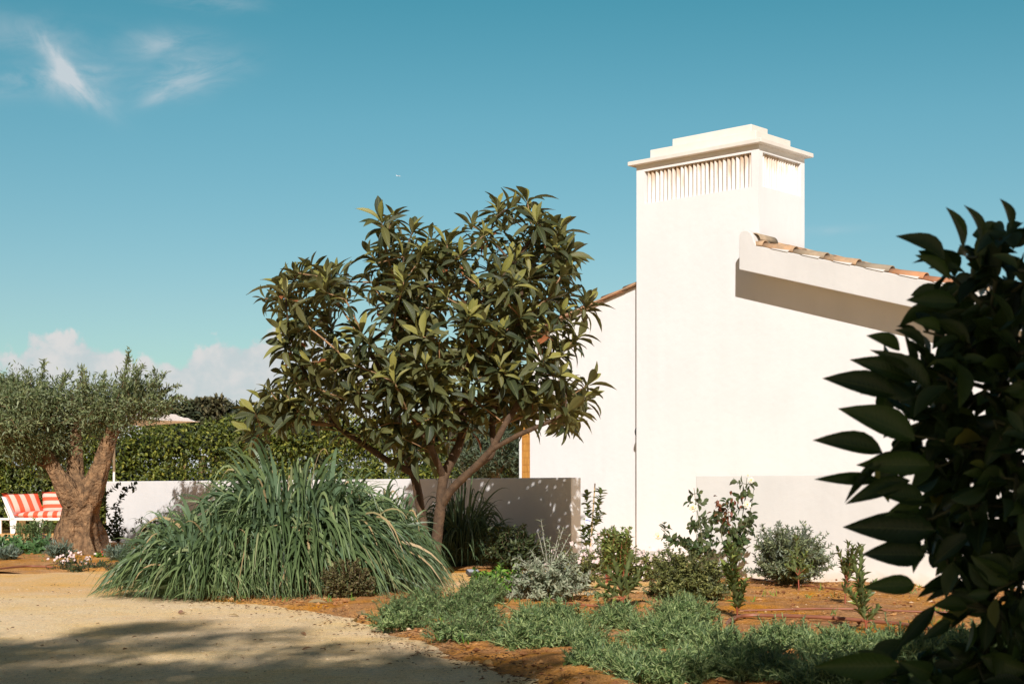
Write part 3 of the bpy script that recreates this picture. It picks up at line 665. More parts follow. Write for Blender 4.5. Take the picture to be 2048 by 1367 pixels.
OLVD = foliage('olive_leaf_dark', [(0, (.03, .045, .022)), (.6, (.07, .10, .05)), (1, (.14, .17, .09))], back=(.12, .15, .10), rough=.6, tr=.15)
BY = 33.0
q2 = lambda x, y, dy=0: P(x, y, BY) * [1, 0, 1] + [0, BY + dy, 0]
olive('olive_tree', 'dark leafy olive tree beyond the low wall, left of the timber shutter', q2(985, 1081) * [1, 1, 0], BY, [(930, 960), (915, 900), (930, 850), (960, 830), (1000, 828), (1050, 845), (1075, 880), (1080, 940), (1030, 960), (980, 958)],
      [[(q2(985, 1090), .2), (q2(985, 1020), .17), (q2(982, 960), .15), (q2(985, 910), .1), (q2(990, 870), 0)], [(q2(982, 960), 0), (q2(1000, 930), .1), (q2(1012, 900), 0)]], 200, 33, OLVD, BARK_O, .11, (), trunk_fl=fl_o, sides=14, spacing=.14, ry=50, dmax=1.2)

# ---- hedge, and trees beyond
def leafwall(name, label, cat, loc, boxes, n, leafL, mat, core, seed, core_in=.35, kind=None, group=None):
    """boxes: ellipsoids (cx,cy,cz,rx,ry,rz) filled with leaves on and near their surface; an inner twig mass keeps it opaque"""
    r = np.random.default_rng(seed); t = thing(name, label, cat, loc, group)
    vol = np.array([b_[3] * b_[5] for b_ in boxes]); cnt = (vol / vol.sum() * n).astype(int); pos, d_, R_ = [], [], []
    for b_, c in zip(boxes, cnt):
        v = nrm(r.normal(size=(c, 3))); v[:, 1] = -np.abs(v[:, 1]) * np.where(r.random(c) < .75, 1, -1); rad = (r.uniform(.52, 1.06, c) ** .8)[:, None]
        p_0 = np.array(b_[:3]) + v * rad * np.array(b_[3:]); pos.append(p_0); d_.append(v * .5 + r.normal(size=(c, 3)) * .7 - UP * .2); R_.append(np.clip(r.random(c) * .85 + .15 * r.random(), 0, 1))
    pos = np.vstack(pos); d_ = np.vstack(d_); R_ = np.concatenate(R_); k = pos[:, 2] > .02; pos, d_, R_ = pos[k], d_[k], R_[k]
    leaves('foliage', mat, T_OVAL, pos, d_, r.normal(size=(len(pos), 3)) + UP * 1.0 - np.array([0, .6, 0]), leafL * r.uniform(.7, 1.25, len(pos)), leafL * .5, R_, t)
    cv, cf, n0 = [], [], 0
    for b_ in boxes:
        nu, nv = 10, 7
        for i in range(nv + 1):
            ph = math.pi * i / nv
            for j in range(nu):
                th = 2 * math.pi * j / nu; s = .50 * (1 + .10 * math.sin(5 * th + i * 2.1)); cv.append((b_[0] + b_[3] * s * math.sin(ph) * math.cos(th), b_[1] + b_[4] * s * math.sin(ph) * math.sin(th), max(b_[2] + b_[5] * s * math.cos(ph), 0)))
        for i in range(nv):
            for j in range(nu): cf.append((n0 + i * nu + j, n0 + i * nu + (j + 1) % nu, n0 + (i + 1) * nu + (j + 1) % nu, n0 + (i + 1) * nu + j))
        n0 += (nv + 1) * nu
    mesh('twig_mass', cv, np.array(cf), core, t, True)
    return t
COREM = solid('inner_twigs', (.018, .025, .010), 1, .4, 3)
HEDM = foliage('hedge_leaf', [(0, (.035, .055, .012)), (.4, (.09, .12, .02)), (.75, (.22, .24, .04)), (1, (.40, .37, .07))], back=(.14, .17, .05), rough=.45, tr=.3)
hb = []; r = np.random.default_rng(8); HY = 42.0
for x in np.arange(-16.2, 1.6, .75):
    topz = P(0, 836 + r.normal() * 4 - (6 if x > -9 else 0), HY)[2]
    for zc in (.5, 1.35, topz - .62): hb.append((x + r.normal() * .12, HY + .9 + r.normal() * .12, zc + r.normal() * .08, .72, .85, .66))
leafwall('hedge', 'long clipped hedge of yellow green leaves behind the white wall', 'hedge', (-7, HY + .9, 0), hb, 60000, .125, HEDM, COREM, 41)
TREM = foliage('far_tree_leaf', [(0, (.016, .026, .012)), (.6, (.04, .055, .022)), (1, (.10, .10, .04))], back=(.05, .06, .03), rough=.7, tr=.1)
TREB = foliage('far_tree_brown', [(0, (.03, .035, .015)), (.6, (.08, .075, .03)), (1, (.15, .12, .05))], back=(.07, .06, .03), rough=.7, tr=.1)
FY = 85.0
for k, (x, y, rx, mt, lab) in enumerate([(365, 806, 38, TREM, 'broad dark tree just above the parasol tip'), (402, 800, 26, TREM, 'low dark tree right of the parasol tip beyond the hedge'), (428, 796, 30, TREB, 'brownish round tree left of the two pointed firs'), (500, 812, 40, TREM, 'dark round tree right of the pointed firs, partly behind loquat leaves'), (5, 758, 34, TREB, 'tall brownish tree behind the far left of the olive crown'), (560, 822, 40, TREB, 'far brown green tree glimpsed beneath the loquat crown'), (640, 826, 45, TREM, 'far dark tree behind the middle of the hedge top'), (880, 838, 50, TREM, 'far dark tree behind the loquat trunk top'), (330, 815, 30, TREB, 'brownish tree behind the sloping parasol roof')]):
    c = P(x, y, FY); R = rx / F * FY * 1.25; bx = [(c[0], FY, c[2] - R * .55, R, R, R * .6)]; rr = np.random.default_rng(k)
    for _ in range(5): bx.append((c[0] + rr.uniform(-.7, .7) * R, FY + rr.uniform(-.5, .5) * R, c[2] - R * rr.uniform(.3, .9), R * .5, R * .5, R * .42))
    bx.append((c[0], FY, c[2] - R * 1.4, R * 1.1, R, R * .9))
    t = leafwall('distant_tree', lab, 'tree', (c[0], FY, 0), bx, 1500, .34, mt, COREM, 50 + k, group='trees beyond the hedge')
    tubes('trunk', [(np.array([(c[0], FY, -.1), (c[0] + .1, FY, c[2] * .5)]), np.array([.3, .2]))], BARK_O, t, 8)
for k, (x, y, lab) in enumerate([(452, 793, 'taller pointed dark fir above the hedge'), (473, 799, 'smaller pointed dark fir above the hedge, beside the taller one')]):
    c = P(x, y, FY); t = thing('fir_tree', lab, 'tree', (c[0], FY, 0), 'trees beyond the hedge'); tubes('trunk', [(np.array([(c[0], FY, -.1), (c[0], FY, c[2])]), np.array([.2, .02]))], BARK_O, t, 8)
    rr = np.random.default_rng(k + 70); n = 1300; u = rr.random(n) ** .7; tier = np.floor(u * 9) / 9; rad = (u * .62 + (u - tier) * 2.4) * .9; a = rr.random(n) * 6.28; ra = rad * rr.random(n) ** .4
    pp = np.stack([c[0] + np.cos(a) * ra, FY + np.sin(a) * ra, c[2] - u * 4.5], 1); leaves('foliage', TREM, T_TINY, pp, np.stack([np.cos(a), np.sin(a), -.4 + 0 * a], 1), np.tile(UP, (n, 1)), np.full(n, .4), .1, rr.random(n), t)

# ---- shade trees behind the camera: they throw the dappled shade on the drive
SHM = foliage('shade_tree_leaf', [(0, (.03, .05, .02)), (1, (.07, .10, .03))], rough=.5, tr=.2)
def shade_tree(x, y, h_, blobs, n, seed, lab, ls=.13):
    r = np.random.default_rng(seed); t = thing('shade_tree', lab, 'tree', (x, y, 0), 'trees behind the camera')
    fork = np.array([x, y, h_ * .35]); paths = [(np.array([(x, y, -.1), (x + .1, y, h_ * .2), fork]), np.array([.24, .2, .16]))]; pos, d_ = [], []
    wts = np.array([b_[3] * b_[5] for b_ in blobs]); wts = wts / wts.sum()
    for b_, wt in zip(blobs, wts):
        c = np.array(b_[:3]); paths.append((np.array([fork, (fork + c) / 2 + [0, 0, -.2], c]), np.array([.09, .06, .02]))); k = int(n * wt)
        v = nrm(r.normal(size=(k, 3))) * (r.random(k) ** .38)[:, None] * np.array(b_[3:]); cl = nrm(r.normal(size=(max(4, k // 60), 3))) * (r.random(max(4, k // 60)) ** .4)[:, None] * np.array(b_[3:])
        ci = r.integers(0, len(cl), k); v = cl[ci] + r.normal(size=(k, 3)) * .145
        pos.append(c + v); d_.append(r.normal(size=(k, 3)))
        for q in cl[:14]: paths.append((np.array([c, c + q]), np.array([.02, .006])))
    tubes('trunk', paths, BARK_O, t, 7); pos = np.vstack(pos); d_ = np.vstack(d_)
    leaves('crown', SHM, T_OVAL, pos, d_, r.normal(size=d_.shape), .0 + ls * r.uniform(.7, 1.2, len(pos)), ls * .47, r.random(len(pos)), t)
SY = -6.0; TANE = math.tan(EL)
def sh(x, yy, r_, ry=None, z=0):    # blob whose shadow centre falls on ground point (x, yy)
    d = yy - SY; zc = z + d * TANE; return (x - DX * d, SY, zc, r_, r_, (ry or r_))
def gsh(pxx, pyy, rx, rz): g = G(pxx, pyy); return sh(g[0], g[1], rx, rz)
shade_tree(-5.2, -6.5, 9.5, [gsh(40, 1292, .9, .26), gsh(-100, 1330, 1.2, .6), gsh(190, 1262, .7, .20), gsh(330, 1250, .5, .10), gsh(430, 1275, .5, .07), gsh(140, 1352, .5, .12), gsh(0, 1395, 1.0, .3), (-4.5, SY, 6.6, 1.8, 1.4, 1.0), (-6.5, SY, 6.2, 1.8, 1.4, 1.0)], 15000, 81, 'tall shade tree behind the camera, its shadow on the left of the drive')
shade_tree(-1.2, -6.2, 9.0, [gsh(400, 1352, .5, .16), gsh(545, 1322, .5, .10), gsh(700, 1352, .5, .20), gsh(820, 1345, .45, .22), gsh(520, 1262, .5, .06), gsh(640, 1300, .35, .08), gsh(460, 1290, .55, .14), gsh(600, 1385, 1., .4), (-1.8, SY, 6.6, 1.5, 1.2, .9), (-.2, SY, 6.3, 1.4, 1.2, .9), gsh(300, 1385, 1, .5)], 13000, 82, 'middle shade tree behind the camera, dappling the drive')
shade_tree(2.2, -6.0, 8.6, [gsh(900, 1370, .5, .3), gsh(800, 1320, .4, .14), gsh(960, 1345, .4, .12), gsh(740, 1300, .3, .08), gsh(1050, 1400, .6, .35), gsh(1250, 1420, .6, .3), gsh(1450, 1400, .6, .32), gsh(1650, 1375, .6, .36), gsh(1850, 1355, .7, .4), gsh(2040, 1345, .7, .45)] + [(x, SY + dy, z, .95, .8, .75) for dy in (-.3, .4) for x in (-.6, .4, 1.3, 2.2, 3.1) for z in (5.1, 6.1, 6.9)], 34000, 83, 'dense shade tree behind the camera, shading the citrus branches', .2)

# ================================================================= GRASSES
def grass(name, label, centre, Rb, n, Hh, R, seed, mat, wid=.03, squash=1.0, group=None):
    """every blade rises from the crown, arches over and hangs toward the ground"""
    r = np.random.default_rng(seed); t = thing(name, label, 'ornamental grass', centre, group); ns = 12
    nt = 46; ta = r.random(nt) * 6.283; tr_b = Rb * np.sqrt(r.random(nt)); th_ = r.uniform(.72, 1.12, nt); taz = r.normal(size=nt) * .3; ti = r.integers(0, nt, n)
    bx = np.cos(ta)[ti] * tr_b[ti] + r.normal(size=n) * .05; by = np.sin(ta)[ti] * tr_b[ti] + r.normal(size=n) * .05; a = np.arctan2(by, bx); rb = np.minimum(np.hypot(bx, by), Rb * 1.1); az = a + taz[ti] + r.normal(size=n) * .55
    base = np.stack([np.cos(a) * rb, np.sin(a) * rb * squash, np.zeros(n)], 1) + np.array(centre)
    q = r.random(n) ** .75; rho = (.12 + .88 * q) * (R - rb * np.cos(az - a) * .8); h_ = Hh * np.sqrt(np.maximum(0, 1 - (.80 * q) ** 2)) * r.uniform(.72, 1.04, n) * (1 - .25 * (rb / Rb) ** 2) * th_[ti]
    low = r.random(n) < .30; h_ = np.where(low, h_ * r.uniform(.35, .75, n), h_)
    spike = r.random(n) < .07
    zt = h_ * np.clip(1.05 - 1.35 * q + r.normal(size=n) * .28, 0, 1.15); zt = np.where(spike, h_ * 1.22, zt); rho = np.where(spike, rho * .75, rho); hd = np.stack([np.cos(az), np.sin(az) * squash, np.zeros(n)], 1)
    cr = np.stack([-np.sin(az), np.cos(az), np.zeros(n)], 1) * (r.normal(size=n) * .10 * rho)[:, None]
    p0 = base; p1 = base + hd * (rho * .10)[:, None] + UP * (h_ * .85)[:, None]; p2 = base + hd * (rho * .72)[:, None] + UP * (h_ * 1.38)[:, None] + cr; p3 = base + hd * rho[:, None] + UP * zt[:, None] + cr * 1.8
    us = np.linspace(0, 1, ns + 1)[None, :, None]; pts = p0[:, None] * (1 - us) ** 3 + 3 * p1[:, None] * us * (1 - us) ** 2 + 3 * p2[:, None] * us ** 2 * (1 - us) + p3[:, None] * us ** 3
    pts[..., 2] = np.maximum(pts[..., 2], .012 + .02 * r.random((n, 1)))
    tan = nrm(np.gradient(pts, axis=1)); side = nrm(np.cross(tan, UP + np.zeros_like(tan)) + 1e-5); tw = (r.normal(size=n) * .9)[:, None, None]
    nn = np.cross(side, tan); side = side * np.cos(tw) + nn * np.sin(tw); us = np.linspace(0, 1, ns + 1)
    wd = (wid * (.55 + .6 * np.minimum(us * 3, 1)) * np.clip((1 - us) * 2.2, .05, 1))[None, :, None] * r.uniform(.6, 1.25, n)[:, None, None]
    V_ = np.stack([pts - side * wd / 2, pts + side * wd / 2], 2).reshape(-1, 3); i = (np.arange(n)[:, None] * (ns + 1) + np.arange(ns)[None]) * 2
    f = np.stack([i, i + 1, i + 3, i + 2], -1).reshape(-1, 4); uvs = np.tile(np.stack([np.tile([0, 1], ns + 1), np.repeat(us, 2)], 1), (n, 1))
    mesh('blades', V_, f, mat, t, True, uv=uvs, rnd=np.repeat(r.random(n), (ns + 1) * 2)); return t
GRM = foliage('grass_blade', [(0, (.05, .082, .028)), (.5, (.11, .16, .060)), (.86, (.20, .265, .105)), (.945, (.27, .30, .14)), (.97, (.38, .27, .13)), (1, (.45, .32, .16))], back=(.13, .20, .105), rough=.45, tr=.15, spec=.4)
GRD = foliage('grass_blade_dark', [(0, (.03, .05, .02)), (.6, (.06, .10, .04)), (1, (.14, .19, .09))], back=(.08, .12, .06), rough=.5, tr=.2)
grass('fountain_grass', 'tallest mound of long arching green grass, between olive and loquat trunks', G(585, 1185), .60, 3500, 1.34, 1.70, 61, GRM, .035, .9)
grass('fountain_grass', 'lower left mound of arching grass spreading over the gravel', G(425, 1192), .5, 1900, .92, 1.18, 64, GRM, .031, .9)
grass('fountain_grass', 'grass mound spilling onto the pale path at the loquat trunk foot', G(735, 1168), .45, 1800, 1.08, .95, 62, GRM, .032, 1)
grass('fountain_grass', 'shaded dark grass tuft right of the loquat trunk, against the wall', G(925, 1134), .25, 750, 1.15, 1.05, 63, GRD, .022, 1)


# ================================================================= SHRUBS AND PLANTS
def fan(r, base, n, Hh, R, Rb=.05, bend=.25, top=1.0, jit=.12, r0=.0045, spread=1.3, npt=5):
    out = []
    for _ in range(n):
        a = r.random() * 6.283; th = math.acos(1 - r.random() * (1 - math.cos(spread))); end = np.array([math.cos(a) * math.sin(th) * R, math.sin(a) * math.sin(th) * R, max(.04, math.cos(th) * Hh)]) * r.uniform(.75, 1.05)
        s = np.array([math.cos(a), math.sin(a), 0]) * Rb * r.random(); us = np.linspace(0, 1, npt)[:, None]
        p_0 = np.array(base) + s + end * us + UP * (bend * Hh * np.sin(us * math.pi) * .3) + np.cumsum(r.normal(size=(npt, 3)) * jit * R / npt, 0) * us
        out.append((p_0, np.linspace(r0, r0 * .35, npt)))
    return out
def on_stems(r, paths, gap, ang, L_, W_, start=.15, per=2, droop=0, taper=.0):
    pos, d_, up_, LL_, WW_ = [], [], [], [], []
    for pts, _ in paths:
        seg = np.linalg.norm(np.diff(pts, axis=0), axis=1); s = np.concatenate([[0], np.cumsum(seg)]); n = max(2, int(s[-1] * (1 - start) / gap)); ph = r.random() * 6.28
        for k in range(n):
            u = start + (1 - start) * (k + r.random() * .5) / n; x = min(u, .999) * s[-1]; j = min(np.searchsorted(s, x, side='right') - 1, len(seg) - 1); q = pts[j] + (pts[j + 1] - pts[j]) * ((x - s[j]) / max(seg[j], 1e-6)); ax = nrm(pts[j + 1] - pts[j])
            a = nrm(np.cross(ax, [.3, .8, .2])); b_ = np.cross(ax, a)
            for m_ in range(per):
                th = ph + k * 2.4 + m_ * 6.283 / per + r.normal() * .2; side = a * math.cos(th) + b_ * math.sin(th); pa = math.radians(ang + r.normal() * 12)
                pos.append(q); d_.append(ax * math.cos(pa) + side * math.sin(pa) - UP * droop); up_.append(ax * math.sin(pa) - side * math.cos(pa) + r.normal(size=3) * .15); sc_ = (1 - taper * u) * r.uniform(.75, 1.2); LL_.append(L_ * sc_); WW_.append(W_ * sc_)
    return np.array(pos), np.array(d_), np.array(up_), np.array(LL_), np.array(WW_)
def shrub(name, label, cat, pxy, Hpx, Rpx, n, gap, ang, Lpx, Wpx, leafm, stemm, seed, tpls=T_OVAL, per=2, spread=1.35, Rb=.06, start=.2, group=None, bend=.25, droop=0, jit=.12, flowers=None, side=0, taper=0, z0=.0):
    r = np.random.default_rng(seed); g = G(*pxy); k = g[1] / F; g = g + UP * z0; t = thing(name, label, cat, g, group)
    st = fan(r, g, n, Hpx * k, Rpx * k, Rb, bend, jit=jit, spread=spread)
    if side:    # short side twigs
        ex = []
        for pts, _ in st:
            for _ in range(side):
                j = r.integers(1, len(pts)); q = pts[j]; v = nrm(nrm(pts[j] - pts[j - 1]) + r.normal(size=3) * .7) * Rpx * k * r.uniform(.15, .32); ex.append((np.array([q, q + v * .5, q + v + UP * .01]), np.array([.003, .002, .001])))
        st = st + ex
    tubes('stems', st, stemm, t, 4)
    a = on_stems(r, st, gap * k, ang, Lpx * k, Wpx * k, start, per, droop, taper); leaves('foliage', leafm, tpls, *a, r.random(len(a[0])), t)
    if flowers:
        fm, nf, fs, lab = flowers; ends = [st[i][0][-1] for i in r.integers(0, len(st), nf)]
        blossoms('flower', np.array(ends) + r.normal(size=(nf, 3)) * Rpx * k * .15, fs * k, fm, t, r)
    return t
def blossoms(name, pts, s, mat, parent, r, petals=5):
    """one small flower mesh, every flower an object of its own"""
    pos, d_, up_ = [], [], []; ax = np.array([0, 0, 1.])
    for k in range(petals): th = k * 6.283 / petals; pos.append((0, 0, 0)); d_.append((math.cos(th), math.sin(th), .3)); up_.append(ax)
    v, f, uv, rr = leaves_arrays(T_OVAL, pos, d_, up_, s * .6, s * .5, r.random(petals)); o_ = mesh(name, v, f, mat, parent, True, uv=uv, rnd=rr, world=False)
    rt = root_of(parent)
    for i, q in enumerate(pts):
        c = o_ if i == 0 else o_.copy()
        if i: sc.collection.objects.link(c); c.parent = parent
        c.location = tuple(float(x) for x in (np.array(q) - rt)); c.rotation_euler = Vector((r.normal() * .6, -1, .6 + r.normal() * .4)).to_track_quat('Z', 'Y').to_euler(); k = r.uniform(.7, 1.25); c.scale = (k, k, k)
    return o_
STEMG = solid('green_stem', (.12, .12, .05), .7); STEMR = solid('red_stem', (.30, .07, .03), .6); STEMW = solid('pale_stem', (.38, .36, .28), .8); STEMB = solid('brown_stem', (.16, .10, .06), .8)
F_ = lambda n, a, b_, c, back, rough=.5, tr=.2: foliage(n, [(0, a), (.5, b_), (1, c)], back, rough, tr)
ROSM = F_('rosemary_leaf', (.036, .072, .020), (.115, .185, .055), (.38, .45, .18), (.19, .27, .12), .5, .12)
SILV = F_('silver_leaf', (.12, .15, .09), (.24, .275, .17), (.42, .44, .30), (.36, .38, .27))
TEUC = F_('grey_green_leaf', (.07, .095, .04), (.17, .20, .095), (.34, .36, .19), (.26, .30, .22))
OLVG = F_('sage_green_leaf', (.07, .085, .02), (.165, .18, .05), (.31, .30, .10), (.15, .17, .08))
BRIG = F_('bright_leaf', (.05, .12, .015), (.11, .23, .025), (.22, .36, .05), (.14, .24, .06))
GLOS = F_('glossy_leaf', (.06, .10, .02), (.16, .22, .045), (.32, .33, .09), (.17, .21, .08), .3)
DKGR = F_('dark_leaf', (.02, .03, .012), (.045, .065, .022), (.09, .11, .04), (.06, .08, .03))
LAVM = F_('lavender_leaf', (.07, .11, .08), (.13, .18, .13), (.22, .27, .20), (.22, .27, .2))
SAGE = F_('broad_sage_leaf', (.04, .10, .03), (.08, .17, .05), (.15, .25, .09), (.12, .2, .09))
REDL = F_('young_red_leaf', (.16, .05, .03), (.26, .08, .04), (.20, .14, .06), (.22, .09, .05))
PINK = F_('pale_pink_petal', (.75, .55, .52), (.85, .70, .66), (.9, .85, .8), (.8, .7, .66), .6, .3)
WPET = F_('cream_petal', (.75, .68, .55), (.85, .80, .68), (.9, .88, .8), (.85, .8, .7), .6, .3)
YELL = solid('yellow_stamen', (.75, .42, .03), .6)
VIOL = F_('violet_petal', (.25, .12, .3), (.4, .2, .45), (.5, .3, .55), (.4, .2, .4)); REDP = F_('red_petal', (.6, .02, .02), (.7, .03, .02), (.8, .06, .04), (.6, .02, .02))
Z = .04
shrub('shrub', 'silvery grey shrub with long pale sprays, before the wall end', 'shrub', (1100, 1208), 95, 66, 75, 6, 55, 10, 4, SILV, STEMW, 1, T_OVAL, 3, 1.45, .12, .1, side=5, z0=Z)
r = np.random.default_rng(2); g = G(1098, 1200); k = g[1] / F
t = bpy.data.objects['shrub']
sp = []
for (x, y) in ((1082, 1037), (1075, 1062), (1060, 1098), (1028, 1112), (1120, 1058), (1128, 1052), (1140, 1068), (1050, 1135), (1150, 1085), (1100, 1072), (1038, 1128), (1108, 1090), (1165, 1100), (1090, 1085), (1160, 1130)):
    e = P(x, y, g[1] + r.normal() * .1); a = g + UP * .15; sp.append((np.array([a, a + (e - a) * .4 + UP * .05, a + (e - a) * .75 + [0, 0, .03], e]), np.array([.006, .005, .004, .002])))
tubes('sprays', sp, STEMW, t, 4); a = on_stems(r, sp, 9 * k, 60, 13 * k, 3.2 * k, .3, 2); leaves('spray_leaves', SILV, T_OVAL, *a, r.random(len(a[0])), t)
shrub('shrub', 'bright green leafy low shrub between grass mound and silvery shrub', 'shrub', (1000, 1195), 50, 42, 80, 5, 60, 12, 7, BRIG, STEMG, 3, T_OVAL, 2, 1.45, .15, side=3, z0=Z)
shrub('shrub', 'rounded olive green bush below the rose canes', 'shrub', (1376, 1208), 98, 62, 190, 3.6, 50, 6.5, 3.2, OLVG, STEMG, 4, T_OVAL, 3, 1.5, .15, .15, side=5, z0=Z)
shrub('shrub', 'round grey green bushy shrub against the pale grey wall', 'shrub', (1582, 1176), 118, 72, 130, 4.2, 48, 8.5, 3.2, TEUC, STEMG, 5, T_OVAL, 3, 1.35, .12, .15, side=5, z0=Z)
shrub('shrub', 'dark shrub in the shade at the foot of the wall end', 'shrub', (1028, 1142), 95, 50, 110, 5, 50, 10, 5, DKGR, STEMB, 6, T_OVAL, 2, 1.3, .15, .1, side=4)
shrub('shrub', 'dry brownish green bush poking out of the big grass mound', 'shrub', (690, 1203), 84, 34, 110, 4.5, 50, 8, 4, F_('dry_leaf', (.06, .06, .02), (.12, .115, .04), (.20, .16, .07), (.14, .12, .05)), STEMB, 7, T_OVAL, 2, 1.35, .15, .1, side=5)
for k, (x, y, hp, rp_, lab) in enumerate([(1150, 1180, 75, 48, 'pale pink starry flowered plant right of the silvery shrub'), (1225, 1150, 60, 55, 'pink flowered wispy plant behind the reddest stemmed sapling'), (1290, 1160, 55, 50, 'wispy white flowered plant left of the rounded olive bush')]):
    shrub('flowering_plant', lab, 'flowering plant', (x, y), hp, rp_, 75, 6, 50, 9, 3.2, OLVG, STEMG, 10 + k, T_OVAL, 2, 1.3, .15, .1, 'airy pink flowered plants', side=3, flowers=(PINK, 95, 8, ''), z0=.02)
shrub('flowering_plant', 'bright leafy clump with small pink flowers above the red stems', 'flowering plant', (1235, 1165), 102, 26, 80, 5, 50, 9, 5, F_('lime_leaf', (.08, .12, .02), (.17, .22, .05), (.28, .31, .09), (.2, .24, .08)), STEMR, 14, T_OVAL, 2, .45, .14, .3, 'airy pink flowered plants', side=3, flowers=(PINK, 20, 5, ''))
# young glossy plants with red stems
def sapling(label, pxy, tops, leafm, seed, Lp=28, Wp=10.5, gap=3.6, ang=36, r0=.008, low=.18):
    r = np.random.default_rng(seed); g = G(*pxy); k = g[1] / F; g = g + UP * .02; t = thing('sapling', label, 'young plant', g, 'young red stemmed saplings'); st = []
    for i, (x, y, fr) in enumerate(tops):
        e = P(x, y, g[1] + r.normal() * .06); a = g + (P(tops[0][0], tops[0][1], g[1]) - g) * fr; mid = a + (e - a) * .5 + np.array([(e - a)[0] * -.12, 0, .01])
        us = np.linspace(0, 1, 7)[:, None]; pts = a * (1 - us) ** 2 + 2 * mid * us * (1 - us) + e * us ** 2; st.append((pts, np.linspace(r0 if fr == 0 else r0 * .6, r0 * .25, 7)))
    tubes('stem', st, STEMR, t, 6); a = on_stems(r, st, gap * k, ang, Lp * k, Wp * k, low, 2, 0, .35); leaves('foliage', leafm, T_OVAL, *a, r.random(len(a[0])), t); return t
sapling('low red stemmed young plant forking from the soil, left of the olive bush', (1249, 1222), [(1222, 1100, 0), (1262, 1110, .2), (1195, 1190, .2), (1288, 1135, .25), (1215, 1140, .3), (1275, 1160, .15), (1200, 1165, .12)], GLOS, 91)
sapling('single upright young plant below the reddish rose leaves', (1476, 1247), [(1458, 1092, 0), (1468, 1100, .25), (1488, 1165, .1), (1450, 1130, .4)], GLOS, 92, low=.14)
sapling('green young plant standing before the round grey green shrub', (1598, 1188), [(1592, 1068, 0), (1612, 1105, .3), (1580, 1100, .3), (1610, 1140, .25), (1575, 1130, .3), (1622, 1130, .3)], GLOS, 93, 19, 7.5)
sapling('dark tipped young plant with three stems, right of the round shrub', (1690, 1217), [(1697, 1085, 0), (1676, 1098, .4), (1706, 1095, .35), (1688, 1120, .45), (1720, 1088, .3)], F_('dark_glossy', (.04, .06, .015), (.09, .12, .03), (.17, .18, .06), (.13, .15, .05), .35), 94, 20, 8)
sapling('tallest leaved young plant nearest the drip hose bend at right', (1735, 1277), [(1708, 1120, 0), (1722, 1150, .3), (1748, 1165, .35), (1757, 1215, .15), (1700, 1180, .2), (1722, 1100, .5)], GLOS, 95, 25, 9.5)
# staked citrus sapling with tag
g = G(1178, 1140); kk = g[1] / F; t = thing('staked_sapling', 'small climbing sapling tied to a thin cane, white tag hanging, at the wall end', 'young plant', g); r = np.random.default_rng(96)
e = lambda x, y, dy=0: P(x, y, g[1] + dy)
tubes('cane', [(np.array([e(1178, 1140), e(1190, 966)]), np.array([.011, .009]))], solid('bamboo', (.55, .38, .18), .5), t, 7)
st = [(np.array([e(1178, 1140, .02), e(1180, 1080, .03), e(1176, 1020, .0), e(1172, 985, .05)]), np.array([.01, .008, .006, .003])), (np.array([e(1180, 1080), e(1190, 1050, -.05), e(1196, 1010), e(1203, 978)]), np.array([.007, .006, .004, .002])), (np.array([e(1178, 1100), e(1196, 1075), e(1212, 1062)]), np.array([.006, .004, .002])), (np.array([e(1178, 1110), e(1168, 1075), e(1166, 1052)]), np.array([.006, .004, .002])), (np.array([e(1180, 1060), e(1196, 1040), e(1202, 1025)]), np.array([.006, .004, .002]))]
tubes('stem', st, STEMG, t, 5); a = on_stems(r, st, 3.2 * kk, 62, 14 * kk, 8.5 * kk, .3, 2); leaves('foliage', F_('citrus_young', (.04, .08, .02), (.09, .15, .03), (.25, .28, .05), (.16, .2, .07)), T_OVAL, *a, r.random(len(a[0])), t)
b = Buf(); b.box(e(1176, 1041, -.08), (.085, .004, .09), np.array([[.97, .1, -.2], [0, 1, 0], [.2, 0, .97]])); b.build('tag', PAINT, t); b = Buf(); b.box(e(1176, 1040, -.083), (.075, .003, .012), np.array([[.97, .1, -.2], [0, 1, 0], [.2, 0, .97]])); b.build('tag_stripe', solid('blue_ink', (.12, .16, .5), .5), t)
